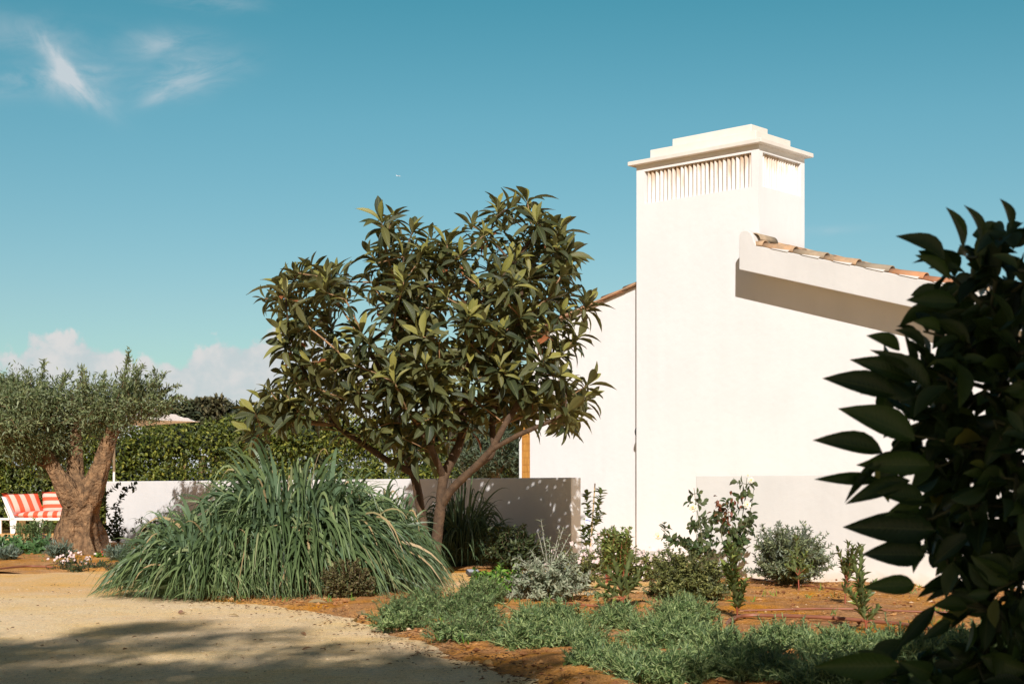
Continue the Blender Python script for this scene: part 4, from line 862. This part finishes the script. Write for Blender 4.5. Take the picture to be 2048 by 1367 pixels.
# roses
def rose(label, pxy, canes, seed, blooms, leafm=None, red=()):
    r = np.random.default_rng(seed); g = G(*pxy); k = g[1] / F; t = thing('rose_bush', label, 'rose bush', g, 'white rose canes at the wall'); st = []
    for c in canes: st.append((np.array([g + UP * .02] + [P(x, y, g[1] + r.normal() * .05) for x, y in c]), np.linspace(.01, .003, len(c) + 1)))
    st = [resample(p, 4) for p in st]; ex = []
    for pts, _ in st:
        for q in pts[5::2]:
            for _ in range(2): v = nrm(np.array([r.normal(), r.normal() * .6, .4 + r.normal() * .4])) * r.uniform(12, 30) * k; ex.append((np.array([q, q + v * .5, q + v]), np.array([.004, .003, .0015])))
    tubes('canes', st + ex, STEMG, t, 5); a = on_stems(r, ex, 4.5 * k, 60, 15 * k, 9.5 * k, .2, 2, .15); rn_ = r.random(len(a[0]))
    leaves('foliage', F_('rose_leaf', (.03, .055, .018), (.06, .095, .03), (.13, .15, .055), (.13, .16, .08)), T_OVAL, *a, rn_, t)
    for (x, y, s) in red:
        c = P(x, y, g[1]); n = 16; pp = c + r.normal(size=(n, 3)) * s * k * .8; leaves('young_leaves', REDL, T_OVAL, pp, r.normal(size=(n, 3)) - UP * .8, r.normal(size=(n, 3)) + UP, 12 * k, 6 * k, r.random(n), t)
    for (x, y, s) in blooms:
        c = P(x, y, g[1] - .06); pos, d_, up_, LL_ = [], [], [], []; ax = nrm(np.array([r.normal() * .3, -1, .35])); a_ = nrm(np.cross(ax, UP)); b_ = np.cross(ax, a_)
        for ring, (m_, tilt, ln) in enumerate(((7, .15, 1), (6, .5, .85), (5, .95, .65))):
            for q in range(m_): th = q * 6.283 / m_ + ring * .4 + r.normal() * .1; pos.append(c + ax * ring * .004); d_.append(a_ * math.cos(th) + b_ * math.sin(th) + ax * tilt); up_.append(ax); LL_.append(s * k * .55 * ln)
        bl = leaves('bloom', WPET, T_OVAL, pos, d_, up_, np.array(LL_), np.array(LL_) * .85, r.random(len(pos)), t)
        sv = [c + ax * .012 + (a_ * math.cos(q) + b_ * math.sin(q)) * s * k * .13 for q in np.linspace(0, 6.283, 8, endpoint=False)] + [c + ax * .03]; mesh('stamens', sv, [(i, (i + 1) % 8, 8) for i in range(8)], YELL, bl)
    return t
rose('rose bush left cane with an open white bloom and one low arching cane', (1418, 1160), [[(1408, 1100), (1400, 1050), (1392, 1010), (1388, 975)], [(1390, 1105), (1360, 1090), (1335, 1070), (1322, 1056)], [(1420, 1090), (1425, 1050), (1412, 1030)], [(1405, 1105), (1385, 1080), (1370, 1085)]], 101, [(1385, 1015, 20), (1316, 1072, 18)])
rose('taller right rose cane with reddish young leaves and pale blooms on top', (1462, 1165), [[(1470, 1100), (1482, 1050), (1490, 1000), (1494, 955)], [(1462, 1100), (1458, 1050), (1455, 1005)], [(1475, 1090), (1488, 1060), (1500, 1030), (1508, 975)], [(1470, 1100), (1490, 1075), (1500, 1060)], [(1455, 1110), (1440, 1070), (1446, 1030)]], 102, [(1494, 1009, 17), (1502, 960, 13), (1496, 950, 6)], red=((1457, 1003, 20), (1444, 1012, 14), (1452, 1035, 12)))
# plants round the olive and along the wall
shrub('shrub', 'broad leaved sage mound left of the olive trunk', 'shrub', (48, 1107), 40, 48, 90, 6, 60, 13, 6, SAGE, STEMG, 20, T_OVAL, 2, 1.5, .5, .1)
shrub('shrub', 'upright rosemary spikes rising before the striped sofa', 'shrub', (68, 1088), 50, 42, 46, 3, 45, 7, 1.8, ROSM, STEMG, 21, T_NEED, 3, .55, .35, .1)
for k, (x, y, hp, rp_, lab) in enumerate([(15, 1122, 34, 20, 'grey lavender tuft at the far left below the sage mound'), (118, 1120, 40, 22, 'grey lavender tuft touching the left foot of the olive trunk'), (238, 1124, 40, 24, 'grey lavender tuft right of the olive trunk')]):
    shrub('lavender', lab, 'lavender', (x, y), hp, rp_, 70, 2.6, 30, 9, 1.8, LAVM, STEMG, 22 + k, T_NEED, 2, 1.15, .12, .2, 'lavender tufts by the olive tree')
shrub('shrub', 'small dark creeping mound in front of the olive trunk', 'shrub', (182, 1140), 22, 34, 60, 4, 50, 7, 3, DKGR, STEMB, 26, T_OVAL, 2, 1.5, .4, .1)
shrub('flowering_plant', 'little white flowers spilling from the foot of the olive trunk', 'flowering plant', (148, 1130), 28, 26, 30, 8, 50, 6, 2.5, DKGR, STEMG, 27, T_OVAL, 2, 1.4, .2, .1, flowers=(PINK, 60, 5, ''))
shrub('flowering_plant', 'tiny red geranium at the right foot of the olive trunk', 'flowering plant', (204, 1116), 14, 10, 16, 4, 60, 7, 6, BRIG, STEMG, 28, T_OVAL, 2, 1.3, .1, .2, flowers=(REDP, 5, 7, ''))
shrub('flowering_plant', 'small violet flowered clump behind the sage mound', 'flowering plant', (95, 1094), 26, 14, 24, 5, 50, 5, 2.5, DKGR, STEMG, 29, T_OVAL, 2, 1.2, .2, .1, flowers=(VIOL, 22, 4, ''))
def wild(label, pxy, canes, seed, leafm, Lp, Wp, gap=5, dy=0):
    r = np.random.default_rng(seed); g = G(*pxy); k = g[1] / F; t = thing('shrub', label, 'shrub', g); st = [resample((np.array([g] + [P(x, y, g[1] + r.normal() * .08) for x, y in c]), np.linspace(.012, .003, len(c) + 1)), 3) for c in canes]; ex = []
    for pts, _ in st:
        for q in pts[2::2]:
            v = nrm(r.normal(size=3) + UP * .3) * r.uniform(6, 18) * k; ex.append((np.array([q, q + v]), np.array([.004, .002])))
    tubes('stems', st + ex, STEMB, t, 4); a = on_stems(r, st + ex, gap * k, 60, Lp * k, Wp * k, .15, 2); leaves('foliage', leafm, T_OVAL, *a, r.random(len(a[0])), t)
wild('twisting dark leaved climber between the olive trunk and the white wall', (238, 1096), [[(232, 1060), (215, 1030), (205, 1000), (222, 975), (240, 968)], [(236, 1060), (228, 1020), (245, 990), (262, 968), (273, 967)], [(234, 1070), (205, 1050), (196, 1030)], [(238, 1075), (240, 1045), (238, 1020)], [(232, 1060), (222, 1045), (200, 1060)]], 111, DKGR, 9, 6.5, 4.6)
wild('small leggy shrub standing before the sunlit white wall', (292, 1098), [[(288, 1070), (284, 1050), (282, 1034)], [(293, 1070), (300, 1055), (312, 1040)], [(288, 1080), (272, 1068), (266, 1056)], [(292, 1085), (305, 1075), (312, 1062)], [(290, 1080), (286, 1060), (296, 1046)]], 112, DKGR, 7, 4, 5)

# creeping rosemary: one thing for the separate patch, the rest ground cover
def creeping(paths_spots, r, k_len):
    pos, d_, up_, L_, W_, st = [], [], [], [], [], []
    for (cx, cy, rx, ry, hh_, n) in paths_spots:
        for _ in range(n):
            a = r.random() * 6.283; q = math.sqrt(r.random()); fx, fy = math.cos(a) * q, math.sin(a) * q; hz = hh_ * math.sqrt(max(0, 1 - q * q)) * r.uniform(.5, 1)
            ln0 = r.random() < .12; p0 = np.array([cx + fx * rx, cy + fy * ry, .02 + hz * .35]); v = np.array([fx * .7 + r.normal() * .55, fy * .7 + r.normal() * .5 - .15, .75 + r.normal() * .35]); ln = k_len * r.uniform(.5, 1.15); v = nrm(v) * ln * (1.5 if ln0 else 1)
            v[2] = max(v[2], -.01); p1 = p0 + v * .55 + r.normal(size=3) * .015; p2 = p0 + v + np.array([r.normal() * .04, r.normal() * .04, hz * .35 + r.normal() * .015]); st.append((np.array([p0, p1, p2]), np.array([.0045, .0035, .0025])))
    return st
def cover(name, parent, st, r, mat):
    tubes(name + '_stems' if parent is None else 'stems', st, STEMW if False else STEMG, parent, 3)
r = np.random.default_rng(120)
def spot(x, y, rx, ry, h_, n):
    g = G(x, y); k = g[1] / F; return (g[0], g[1], rx * k, ry, h_, n)
spA = [spot(800, 1262, 29, 0.22, 0.17, 152), spot(850, 1240, 39, 0.25, 0.18, 184), spot(925, 1245, 49, 0.36, 0.18, 264), spot(965, 1215, 27, 0.29, 0.24, 144), spot(935, 1288, 50, 0.25, 0.12, 176)]
stA = creeping(spA, r, .16); tA = thing('creeping_rosemary', 'low creeping rosemary patch nearest the gravel, left of the wide green mass', 'creeping shrub', G(880, 1270))
tubes('stems', stA, STEMG, tA, 3); a = on_stems(r, stA, .0095, 48, .036, .0056, .05, 3); leaves('foliage', ROSM, T_NEED, *a, r.random(len(a[0])), tA)
spB = [spot(1095, 1262, 58, .36, 0.15, 387), spot(1050, 1300, 40, .18, 0.10, 171), spot(1150, 1300, 40, .2, 0.12, 198), spot(1235, 1262, 34, .22, 0.15, 207), spot(1370, 1252, 40, .25, 0.19, 288), spot(1345, 1300, 70, .34, 0.17, 468), spot(1440, 1318, 44, .22, 0.13, 270), spot(1200, 1345, 46, .2, 0.10, 216), spot(1320, 1368, 78, .25, 0.11, 378), spot(1490, 1362, 76, .25, 0.11, 378), spot(1562, 1305, 42, .18, 0.12, 216), spot(1680, 1326, 60, .25, 0.14, 306), spot(1800, 1325, 62, .25, 0.16, 306), spot(1950, 1320, 86, .29, 0.17, 387), spot(1690, 1385, 105, .3, 0.12, 387), spot(1950, 1390, 115, .35, 0.12, 357)]
stB = creeping(spB, r, .13)
v1, f1, r1_ = tube_arrays(stB, 3); a = on_stems(r, stB, .0105, 48, .036, .0058, .05, 3); v2, f2, uv2, r2_ = leaves_arrays(T_NEED, *a, r.random(len(a[0])))
tag(mesh('ground_cover', np.vstack([v1, v2]), np.vstack([f1, f2 + len(v1)]), ROSM, None, True, uv=np.vstack([np.full((len(v1), 2), .5), uv2]), rnd=np.concatenate([np.full(len(v1), 1.0), r2_])), 'dense creeping rosemary covering the bed along the bottom of the view', 'ground cover', kind='stuff')
# brown leaf litter on the soil edge and drive (uncountable)
lp, ld, lu = [], [], []
bp_ = np.array(BED1[:8]); 
for _ in range(900):
    k = r.integers(0, 7); u = r.random(); q = bp_[k] * (1 - u) + bp_[k + 1] * u + r.normal(size=2) * [.3, .3] * r.random(); lp.append((q[0], q[1], .012 if sdist(q[None], BED1)[0] < 0 else .05)); ld.append((r.normal(), r.normal(), .15)); lu.append((r.normal() * .3, r.normal() * .3, 1))
for _ in range(500):
    x, y = r.uniform(-5.5, 6), r.uniform(9, 19); lp.append((x, y, .055 if sdist(np.array([[x, y]]), BED1)[0] > .25 else .012)); ld.append((r.normal(), r.normal(), .15)); lu.append((r.normal() * .3, r.normal() * .3, 1))
LITM = foliage('litter', [(0, (.10, .045, .02)), (.6, (.26, .13, .06)), (1, (.42, .27, .13))], rough=.9, tr=.05)
tag(leaves('leaf_litter', LITM, T_OVAL, lp, ld, lu, r.uniform(.012, .05, len(lp)) ** 1.0, .012, r.random(len(lp)), None), 'dry brown leaf crumbs along the edge of the soil and drive', 'leaf litter', kind='stuff')
# sparse weeds
wp, wd_, wu = [], [], []
for _ in range(260):
    x, y = r.uniform(-3, 7), r.uniform(9, 19.5)
    if sdist(np.array([[x, y]]), BED1)[0] < .1: continue
    for _ in range(6): wp.append((x + r.normal() * .02, y + r.normal() * .02, .05)); wd_.append((r.normal() * .5, r.normal() * .5, 1)); wu.append((r.normal(), r.normal(), .3))
for _ in range(90):
    x, y = r.uniform(-12, -3), r.uniform(21, 26)
    for _ in range(6): wp.append((x + r.normal() * .03, y + r.normal() * .03, .02)); wd_.append((r.normal() * .7, r.normal() * .5, 1)); wu.append((r.normal(), r.normal(), .3))
tag(leaves('weeds', BRIG, T_NEED, wp, wd_, wu, r.uniform(.03, .09, len(wp)), .008, r.random(len(wp)), None), 'thin sprouts of weed scattered over the bare soil', 'weeds', kind='stuff')

# ================================================================= FURNITURE
# striped sofa beyond the wall end
SYD = 38.8; s0 = P(5, 1066, SYD); sofa = thing('garden_sofa', 'white garden sofa with orange striped cushions left of the olive trunk', 'sofa', (s0[0], SYD, 0))
X0 = P(8, 1000, SYD)[0]; b = Buf(); SW, SD = 1.75, .8; ya = SYD - .4
b.box((X0 + .38 + SW / 2 - .1, ya + SD / 2, .37), (SW, SD, .07)); bevel(b.build('seat_frame', PAINT, sofa), .015)
for dx, dyy in ((.36, .05), (.36, SD - .05), (1.03, .05), (1.95, .05), (1.95, SD - .05)):
    b = Buf(); cx_ = X0 + dx; b.prism([(-.07, 0), (.05, 0), (.09, .335), (-.09, .335)], ya + dyy - .04, ya + dyy + .04, lambda u, v, w_: np.array([cx_ + u, w_, v])); bevel(b.build('leg', PAINT, sofa), .012)
b = Buf(); b.prism([(.30, .36), (.42, .36), (.18, .92), (.06, .95)], ya, ya + SD, lambda u, v, w_: np.array([X0 + u, w_, v])); bevel(b.build('backrest', PAINT, sofa), .015)
b = Buf(); b.box((X0 - .04, ya + SD / 2, .37), (.6, SD * .9, .05)); b.box((X0 - .0, ya + .1, .18), (.09, .07, .36)); b.box((X0 + .18, ya + .1, .52), (.025, .03, .33), np.array([[.92, 0, .39], [0, 1, 0], [-.39, 0, .92]])); bevel(b.build('side_table', PAINT, sofa), .01)
def stripe_mat(name, axis, scale, off=0):
    m_, n, l, bs = newmat(name); uvn = n.new('ShaderNodeUVMap'); sp_ = n.new('ShaderNodeSeparateXYZ'); l.new(uvn.outputs[0], sp_.inputs[0])
    q = M(n, l, 'GREATER_THAN', M(n, l, 'FRACT', M(n, l, 'ADD', M(n, l, 'MULTIPLY', sp_.outputs[axis], scale), off)), .5); mx = n.new('ShaderNodeMix'); mx.data_type = 'RGBA'; l.new(q, mx.inputs[0]); mx.inputs[6].default_value = (.80, .10, .04, 1); mx.inputs[7].default_value = (.82, .48, .40, 1); l.new(mx.outputs[2], bs.inputs['Base Color']); bs.inputs['Roughness'].default_value = .85; return m_
def cushion(name, c, ax, sx, sy, th, mat, parent):
    n = 12; vs, uv, fs = [], [], []
    for sgn in (1, -1):
        for i in range(n + 1):
            for j in range(n + 1):
                u, v = i / n * 2 - 1, j / n * 2 - 1; pf = max(0, (1 - abs(u) ** 3.5) * (1 - abs(v) ** 3.5)) ** .55; e_ = 1 - .05 * (1 - abs(u)) * (abs(v) > .99) - .0
                vs.append(np.array(c) + ax[0] * u * sx / 2 * (1 - .06 * (1 - abs(v) ** 2) * 0 - .05 * (1 - v * v)) + ax[1] * v * sy / 2 * (1 - .05 * (1 - u * u)) + ax[2] * sgn * pf * th / 2); uv.append((i / n, j / n))
    m0 = (n + 1) ** 2
    for q in (0, 1):
        for i in range(n):
            for j in range(n): a_ = q * m0 + i * (n + 1) + j; f = (a_, a_ + n + 1, a_ + n + 2, a_ + 1); fs.append(f if q == 0 else f[::-1])
    return mesh(name, vs, np.array(fs), mat, parent, True, uv=uv)
cushion('seat_cushion', (X0 + .38 + SW / 2 - .02, ya + SD / 2 - .05, .47), np.array([[1, 0, 0], [0, 1, 0], [0, 0, 1.]]), SW * .98, SD, .22, stripe_mat('stripes_seat', 0, 7), sofa)
vx = nrm(np.array([.45, -.75, .0])); vz = nrm(np.array([-.36, -.1, 1])); cushion('back_cushion', (X0 + .50, ya + .42, .76), np.array([nrm(np.array([.8, .55, .0])), vz, nrm(np.cross([.8, .55, 0], vz))]), .92, .58, .26, stripe_mat('stripes_back', 0, 3.5), sofa)
cushion('back_cushion', (X0 + 1.3, ya + SD - .06, .78), np.array([[1., .05, 0], nrm(np.array([-.1, .22, 1])), [0, -1., .2]]), .85, .6, .26, stripe_mat('stripes_pillow', 1, 3.0, .3), sofa)
# parasols
def parasol(label, xp, Y, half, zr, rise, rot, post_only=False):
    c = P(xp, HZ, Y); t = thing('parasol', label, 'parasol', (c[0], Y, 0), 'white garden parasols')
    tubes('pole', [(np.array([(c[0], Y, 0), (c[0], Y, zr + rise)]), np.array([.03, .03]))], PAINT, t, 10)
    n = 8; ca, sa = math.cos(rot), math.sin(rot); vs, fs = [], []
    N_ = 14
    for i in range(N_ + 1):
        for j in range(N_ + 1):
            u, v = i / N_ * 2 - 1, j / N_ * 2 - 1; m_ = max(abs(u), abs(v)); mn_ = min(abs(u), abs(v)); z = zr + rise * (1 - m_) - .05 * math.sin(math.pi * m_) * (1 - mn_ / max(m_, 1e-3)); vs.append((c[0] + (u * ca - v * sa) * half, Y + (u * sa + v * ca) * half, z))
    for i in range(N_):
        for j in range(N_): a_ = i * (N_ + 1) + j; fs.append((a_, a_ + N_ + 1, a_ + N_ + 2, a_ + 1))
    o_ = mesh('canopy', vs, np.array(fs), FABR, t, False); sm = o_.modifiers.new('thick', 'SOLIDIFY'); sm.thickness = .006
    ribs = []
    for u, v in ((1, 1), (1, -1), (-1, 1), (-1, -1), (1, 0), (-1, 0), (0, 1), (0, -1)): ribs.append((np.array([(c[0], Y, zr + rise - .03), (c[0] + (u * ca - v * sa) * half * .97, Y + (u * sa + v * ca) * half * .97, zr - .02)]), np.array([.012, .01])))
    tubes('ribs', ribs, PAINT, t, 5); return t
FABR = foliage('canvas', [(0, (.78, .73, .69)), (1, (.78, .73, .69))], rough=.9, tr=.3)
parasol('white square parasol whose corner points right above the hedge', 228, 36.5, 1.5, P(0, 843, 36.5)[2], .62, math.radians(40))
parasol('white parasol mostly out of view behind the left of the olive crown', -120, 36.5, 1.27, P(0, 838, 36.5)[2], .62, math.radians(40))
pp_ = P(927, HZ, 34.0); pt = thing('garden_post', 'slim white post rising behind the loquat trunk', 'post', (pp_[0], 34, 0)); b = Buf(); b.box((pp_[0], 34, 1.35), (.10, .10, 2.7)); bevel(b.build('shaft', PAINT, pt), .008); b = Buf(); b.box((pp_[0] + .02, 34 - .062, 1.4), (.02, .02, 2.3)); b.build('cable_duct', DARKM, pt)

# irrigation hoses
HOSE = solid('brown_hose', (.28, .105, .055), .45, .25, 6)
def hose(label, pts, rad=.011):
    w_ = [G(x, y) + UP * z for x, y, z in pts]; t = np.array(w_); c = resample((t, np.full(len(t), rad)), 6); o_ = tubes('drip_hose', [c], HOSE, None, 8); tag(o_, label, 'hose', 'brown drip hoses on the soil'); return o_
hose('thick brown drip hose running right from the upright young plant', [(1452, 1262, .05), (1462, 1252, .065), (1490, 1247, .075), (1560, 1250, .08), (1640, 1254, .085), (1720, 1258, .075), (1800, 1264, .07), (1900, 1280, .06), (2060, 1296, .06)], .016)
hose('looping brown hose curving back toward the green ground cover', [(1470, 1252, .065), (1456, 1258, .06), (1454, 1268, .055), (1466, 1278, .06), (1520, 1288, .06), (1600, 1294, .06), (1700, 1300, .06), (1850, 1308, .06)], .013)
hose('farther thin drip hose crossing the bed below the round shrub', [(1480, 1232, .05), (1560, 1234, .07), (1640, 1233, .075), (1720, 1233, .07), (1850, 1237, .06), (2060, 1240, .06)], .009)
hose('short drip hose lying under the silvery shrub', [(985, 1197, .05), (1060, 1197, .06), (1130, 1219, .06), (1200, 1225, .06), (1260, 1224, .05)], .010)
hose('drip hose along the wall foot behind the round shrub', [(1500, 1164, .05), (1540, 1172, .06), (1600, 1178, .055), (1700, 1190, .05)], .010)
hose('thin hose across the soil left of the olive trunk', [(-40, 1146, .03), (20, 1141, .05), (60, 1138, .05), (110, 1139, .04)], .014)
# fallen leaves and stones, one by one
FALL = foliage('fallen_leaf', [(0, (.20, .10, .05)), (.5, (.36, .20, .09)), (1, (.30, .26, .13))], rough=.8, tr=.1)
r = np.random.default_rng(130)
def fallen(x, y, s, q, lab, z=.012):
    g = G(x, y); a = r.random() * 6.28 if q is None else q; v, f, uv, rr = leaves_arrays([T_LOQ[r.integers(1, 4)]], [g + UP * z], [(math.cos(a), math.sin(a), .12)], [(r.normal() * .3, -.4, 1)], s, s * .34, r.random()); o_ = mesh('fallen_leaf', v, f, FALL, None, True, uv=uv, rnd=rr); tag(o_, lab, 'fallen leaf', 'dry leaves on the ground')
fallen(925, 1185, .32, .5, 'largest dry curled leaf on the pale path right of the grass mound', .03)
fallen(948, 1168, .2, 2.5, 'small dry leaf at the edge of the shaded path')
for k, (x, y, s, lab) in enumerate([(375, 1228, .12, 'dark dry leaf on gravel before the left of the grass mound'), (455, 1232, .10, 'small dry leaf on gravel under the grass tips'), (700, 1192, .25, 'curled brown leaf on soil beneath the dry bush'), (655, 1215, .22, 'brown leaf on soil at the front edge of the grass mound'), (715, 1235, .22, 'reddish leaf on soil left of the rosemary patch'), (600, 1268, .10, 'lone brown leaf out on the sunlit gravel'), (742, 1252, .16, 'bent orange leaf just above the gravel edge'), (640, 1301, .08, 'tiny leaf in the shaded gravel'), (705, 1254, .18, 'pale leaf on the soil rim below the reddish leaf'), (625, 1298, .08, 'small leaf lying in the dappled gravel'), (1000, 1300, .1, 'yellow leaf beside the rosemary patch'), (225, 1140, .2, 'orange leaf on the bed right of the olive foot'), (118, 1136, .26, 'long orange leaf at the end of the thin hose')]): fallen(x, y, s, None, lab, .05 if y < 1225 or x > 690 else .012)
def rock(x, y, s, lab, c=(.45, .27, .12)):
    g = G(x, y); rr = np.random.default_rng(int(x)); vs, fs = [], []; nu, nv = 9, 6
    for i in range(nv + 1):
        for j in range(nu):
            ph, th = math.pi * i / nv, 2 * math.pi * j / nu; q = s * (1 + .22 * math.sin(th * 2 + x) + rr.normal() * .08); vs.append(g + np.array([math.sin(ph) * math.cos(th) * q, math.sin(ph) * math.sin(th) * q * .8, math.cos(ph) * q * .62 + s * .4]))
    for i in range(nv):
        for j in range(nu): fs.append((i * nu + j, (i + 1) * nu + j, (i + 1) * nu + (j + 1) % nu, i * nu + (j + 1) % nu))
    tag(mesh('stone', vs, np.array(fs), solid('stone_%d' % int(x), c, .9, .3, 20, .5, 40), None, False), lab, 'stone', 'loose stones in the beds')
rock(977, 1330, .034, 'ochre stone at the gravel edge below the rosemary', (.55, .33, .12)); rock(938, 1300, .026, 'small ochre stone under the rosemary patch', (.5, .3, .12)); rock(362, 1226, .03, 'brown stone on gravel before the grass mound', (.2, .11, .07)); rock(12, 1058, .2, 'orange boulder beyond the sage mound at far left', (.5, .28, .10)); rock(38, 1062, .15, 'pale boulder under the sofa leg', (.5, .4, .28)); rock(130, 1062, .12, 'pale boulder half hidden by the olive trunk', (.5, .38, .24)); rock(90, 1063, .13, 'pale low boulder between the sofa legs', (.48, .4, .3)); rock(1135, 1193, .03, 'reddish stone beneath the silvery shrub', (.35, .16, .08)); rock(741, 1196, .03, 'ochre stone where the grass meets the soil', (.5, .28, .1))
# path flood lamp lying by the wall
g = G(946, 1152); fl = thing('garden_floodlight', 'small grey floodlight lying on the shaded ground by the dark grass tuft', 'floodlight', g); axr = np.array([[.9, .43, 0], [-.40, .84, .34], [.15, -.31, .94]])
b = Buf(); b.box(g + UP * .05, (.17, .10, .05), axr); bevel(b.build('housing', DARKM, fl), .01); b = Buf(); b.box(g + UP * .05 + axr[2] * .028, (.145, .08, .006), axr); b.build('lens', solid('lens_glass', (.45, .47, .5), .15, .05), fl); b = Buf(); b.box(g + UP * .015, (.12, .02, .03), axr); b.build('bracket', DARKM, fl)

# ================================================================= NEAR CITRUS BRANCHES
ctp = [(2140, 440), (2050, 450), (1966, 465), (1959, 475), (1914, 490), (1879, 515), (1874, 540), (1864, 600), (1914, 640), (1844, 660), (1794, 700), (1759, 735), (1787, 770), (1817, 830), (1792, 880), (1772, 920), (1802, 960), (1862, 1000), (1812, 1040), (1832, 1090), (1902, 1140), (1872, 1200), (1922, 1235), (1972, 1215), (1978, 1270), (2018, 1300), (1938, 1330), (1838, 1350), (1738, 1355), (1728, 1420), (2200, 1420), (2200, 440)]
r3 = np.random.default_rng(140); CY = 3.0
tipc = fill_poly(ctp, 250, r3, .056, CY, .30, .9, 300)
cit = thing('citrus_bush', 'dark shaded citrus branches with broad leaves close at the right edge', 'bush', (1.32, 3.05, 0))
c_ = lambda x, y, dy=0: P(x, y, CY) * [1, 0, 1] + [0, CY + dy, 0]
chs = [[((1.32, 3.05, -.05), .035), ((1.30, 3.05, .35), .032), ((1.27, 3.02, .7), .03), ((1.22, 3.0, 1.0), .024), ((1.15, 3.0, 1.35), .016), ((1.12, 3.0, 1.65), 0)], [((1.27, 3.02, .7), 0), (c_(2120, 1000), .018), (c_(2000, 900), .011), (c_(1880, 830), 0)], [((1.30, 3.05, .35), 0), (c_(2150, 1300), .018), (c_(2020, 1240), .01), (c_(1900, 1180), 0)], [((1.22, 3.0, 1.0), 0), (c_(2080, 760), .012), (c_(1980, 620), 0)]]
ptc, dirc = grow(chs, tipc, .1, .25, 9, 0, .0022, .5, .0016)
tubes('branches', ptc, solid('citrus_bark', (.06, .065, .03), .8), cit, 7)
pos, dd, up, LL, WW = [], [], [], [], []
for i, tp in enumerate(tipc):
    outv = nrm(tp - c_(2150, 900)); ax = nrm(dirc[i] * .5 + outv * .5 + r3.normal(size=3) * .35)
    for k in range(r3.integers(4, 7)):
        v = nrm(ax * .75 + r3.normal(size=3) * .75 - UP * .12); L_ = r3.uniform(.045, .105); pos.append(tp - ax * .02 * k + r3.normal(size=3) * .008); dd.append(v); up.append(np.array([0, -.5, .6]) + r3.normal(size=3) * .6); LL.append(L_); WW.append(L_ * r3.uniform(.38, .52))
for (x, y, x2, y2, wv, tilt) in [(1760, 960, 1628, 958, .24, .1), (1770, 915, 1692, 995, .22, 1.), (1765, 905, 1648, 870, .45, .3), (1790, 790, 1668, 748, .48, .2), (1830, 880, 1702, 810, .52, .2), (1915, 605, 1812, 600, .42, .1), (1890, 520, 1815, 462, .5, .4), (1925, 500, 1905, 412, .42, 1.), (1870, 1060, 1710, 1050, .5, .1), (1850, 1000, 1752, 985, .5, .3), (1830, 1170, 1745, 1170, .5, .2), (1870, 1210, 1790, 1300, .3, .5), (1860, 930, 1735, 925, .45, .1), (1800, 1330, 1640, 1332, .42, .1), (1900, 560, 1830, 510, .4, .3), (1850, 1110, 1735, 1105, .55, .2), (1960, 480, 1950, 410, .4, .7), (2020, 460, 2010, 398, .45, .5), (1800, 700, 1742, 668, .5, .3), (1830, 760, 1722, 715, .45, .1), (1850, 700, 1800, 655, .5, .6), (1840, 1010, 1770, 1030, .5, .2), (1860, 790, 1770, 690, .4, .5), (1820, 960, 1700, 1000, .35, .4), (1900, 1240, 1850, 1275, .4, .3), (1880, 660, 1835, 640, .5, .2)]:
    a_, e_ = P(x, y, CY - .12), P(x2, y2, CY - .17); pos.append(a_); dd.append(e_ - a_); up.append(np.array([.2, -1, tilt])); L_ = np.linalg.norm(e_ - a_); LL.append(L_); WW.append(L_ * wv * .74)
CITM = foliage('citrus_leaf', [(0, (.014, .030, .010)), (.6, (.030, .058, .016)), (.965, (.050, .085, .020)), (.985, (.16, .16, .03)), (1, (.20, .19, .04))], back=(.03, .055, .018), rough=.42, tr=.2, vein=.25, spec=.35)
leaves('foliage', CITM, T_CIT, pos, dd, up, np.array(LL), np.array(WW), np.concatenate([r3.random(len(pos) - 26), r3.random(26) * .9]), cit)

# ================================================================= AEROPLANE
ap = P(797, 352, 12000); pl = thing('aeroplane', 'tiny white airliner high in the clear sky', 'aeroplane', ap); pm = solid('aircraft_paint', (.85, .85, .85), .4, .02)
fx = nrm(np.array([.9, .35, 0])); fy = np.array([-fx[1], fx[0], 0])
pa = [(ap + fx * s, q) for s, q in ((-19, .3), (-16, 1.4), (-8, 2.1), (10, 2.1), (16, 1.6), (19, .4))]
tubes('fuselage', [(np.array([a for a, _ in pa]), np.array([q for _, q in pa]))], pm, pl, 12)
for sg in (1, -1):
    vs = [ap + fx * a + fy * sg * b_ + UP * c for a, b_, c in ((5, 1.5, -.5), (-1, 1.5, -.5), (-8, 17, 2), (-5.5, 17, 2), (5, 1.5, 0), (-1, 1.5, 0), (-8, 17, 2.2), (-5.5, 17, 2.2))]
    mesh('wing', vs, [(0, 1, 2, 3), (7, 6, 5, 4), (0, 4, 5, 1), (1, 5, 6, 2), (2, 6, 7, 3), (3, 7, 4, 0)], pm, pl, False)
vs = [ap + fx * a + fy * b_ + UP * c for b_ in (-.25, .25) for a, c in ((-13, 1), (-18, 1), (-20, 8), (-17.5, 8))]
mesh('tail_fin', vs, [(0, 1, 2, 3), (7, 6, 5, 4), (0, 4, 5, 1), (1, 5, 6, 2), (2, 6, 7, 3), (3, 7, 4, 0)], pm, pl, False)
print('objects', len(bpy.data.objects), 'faces', sum(len(m_.polygons) for m_ in bpy.data.meshes))
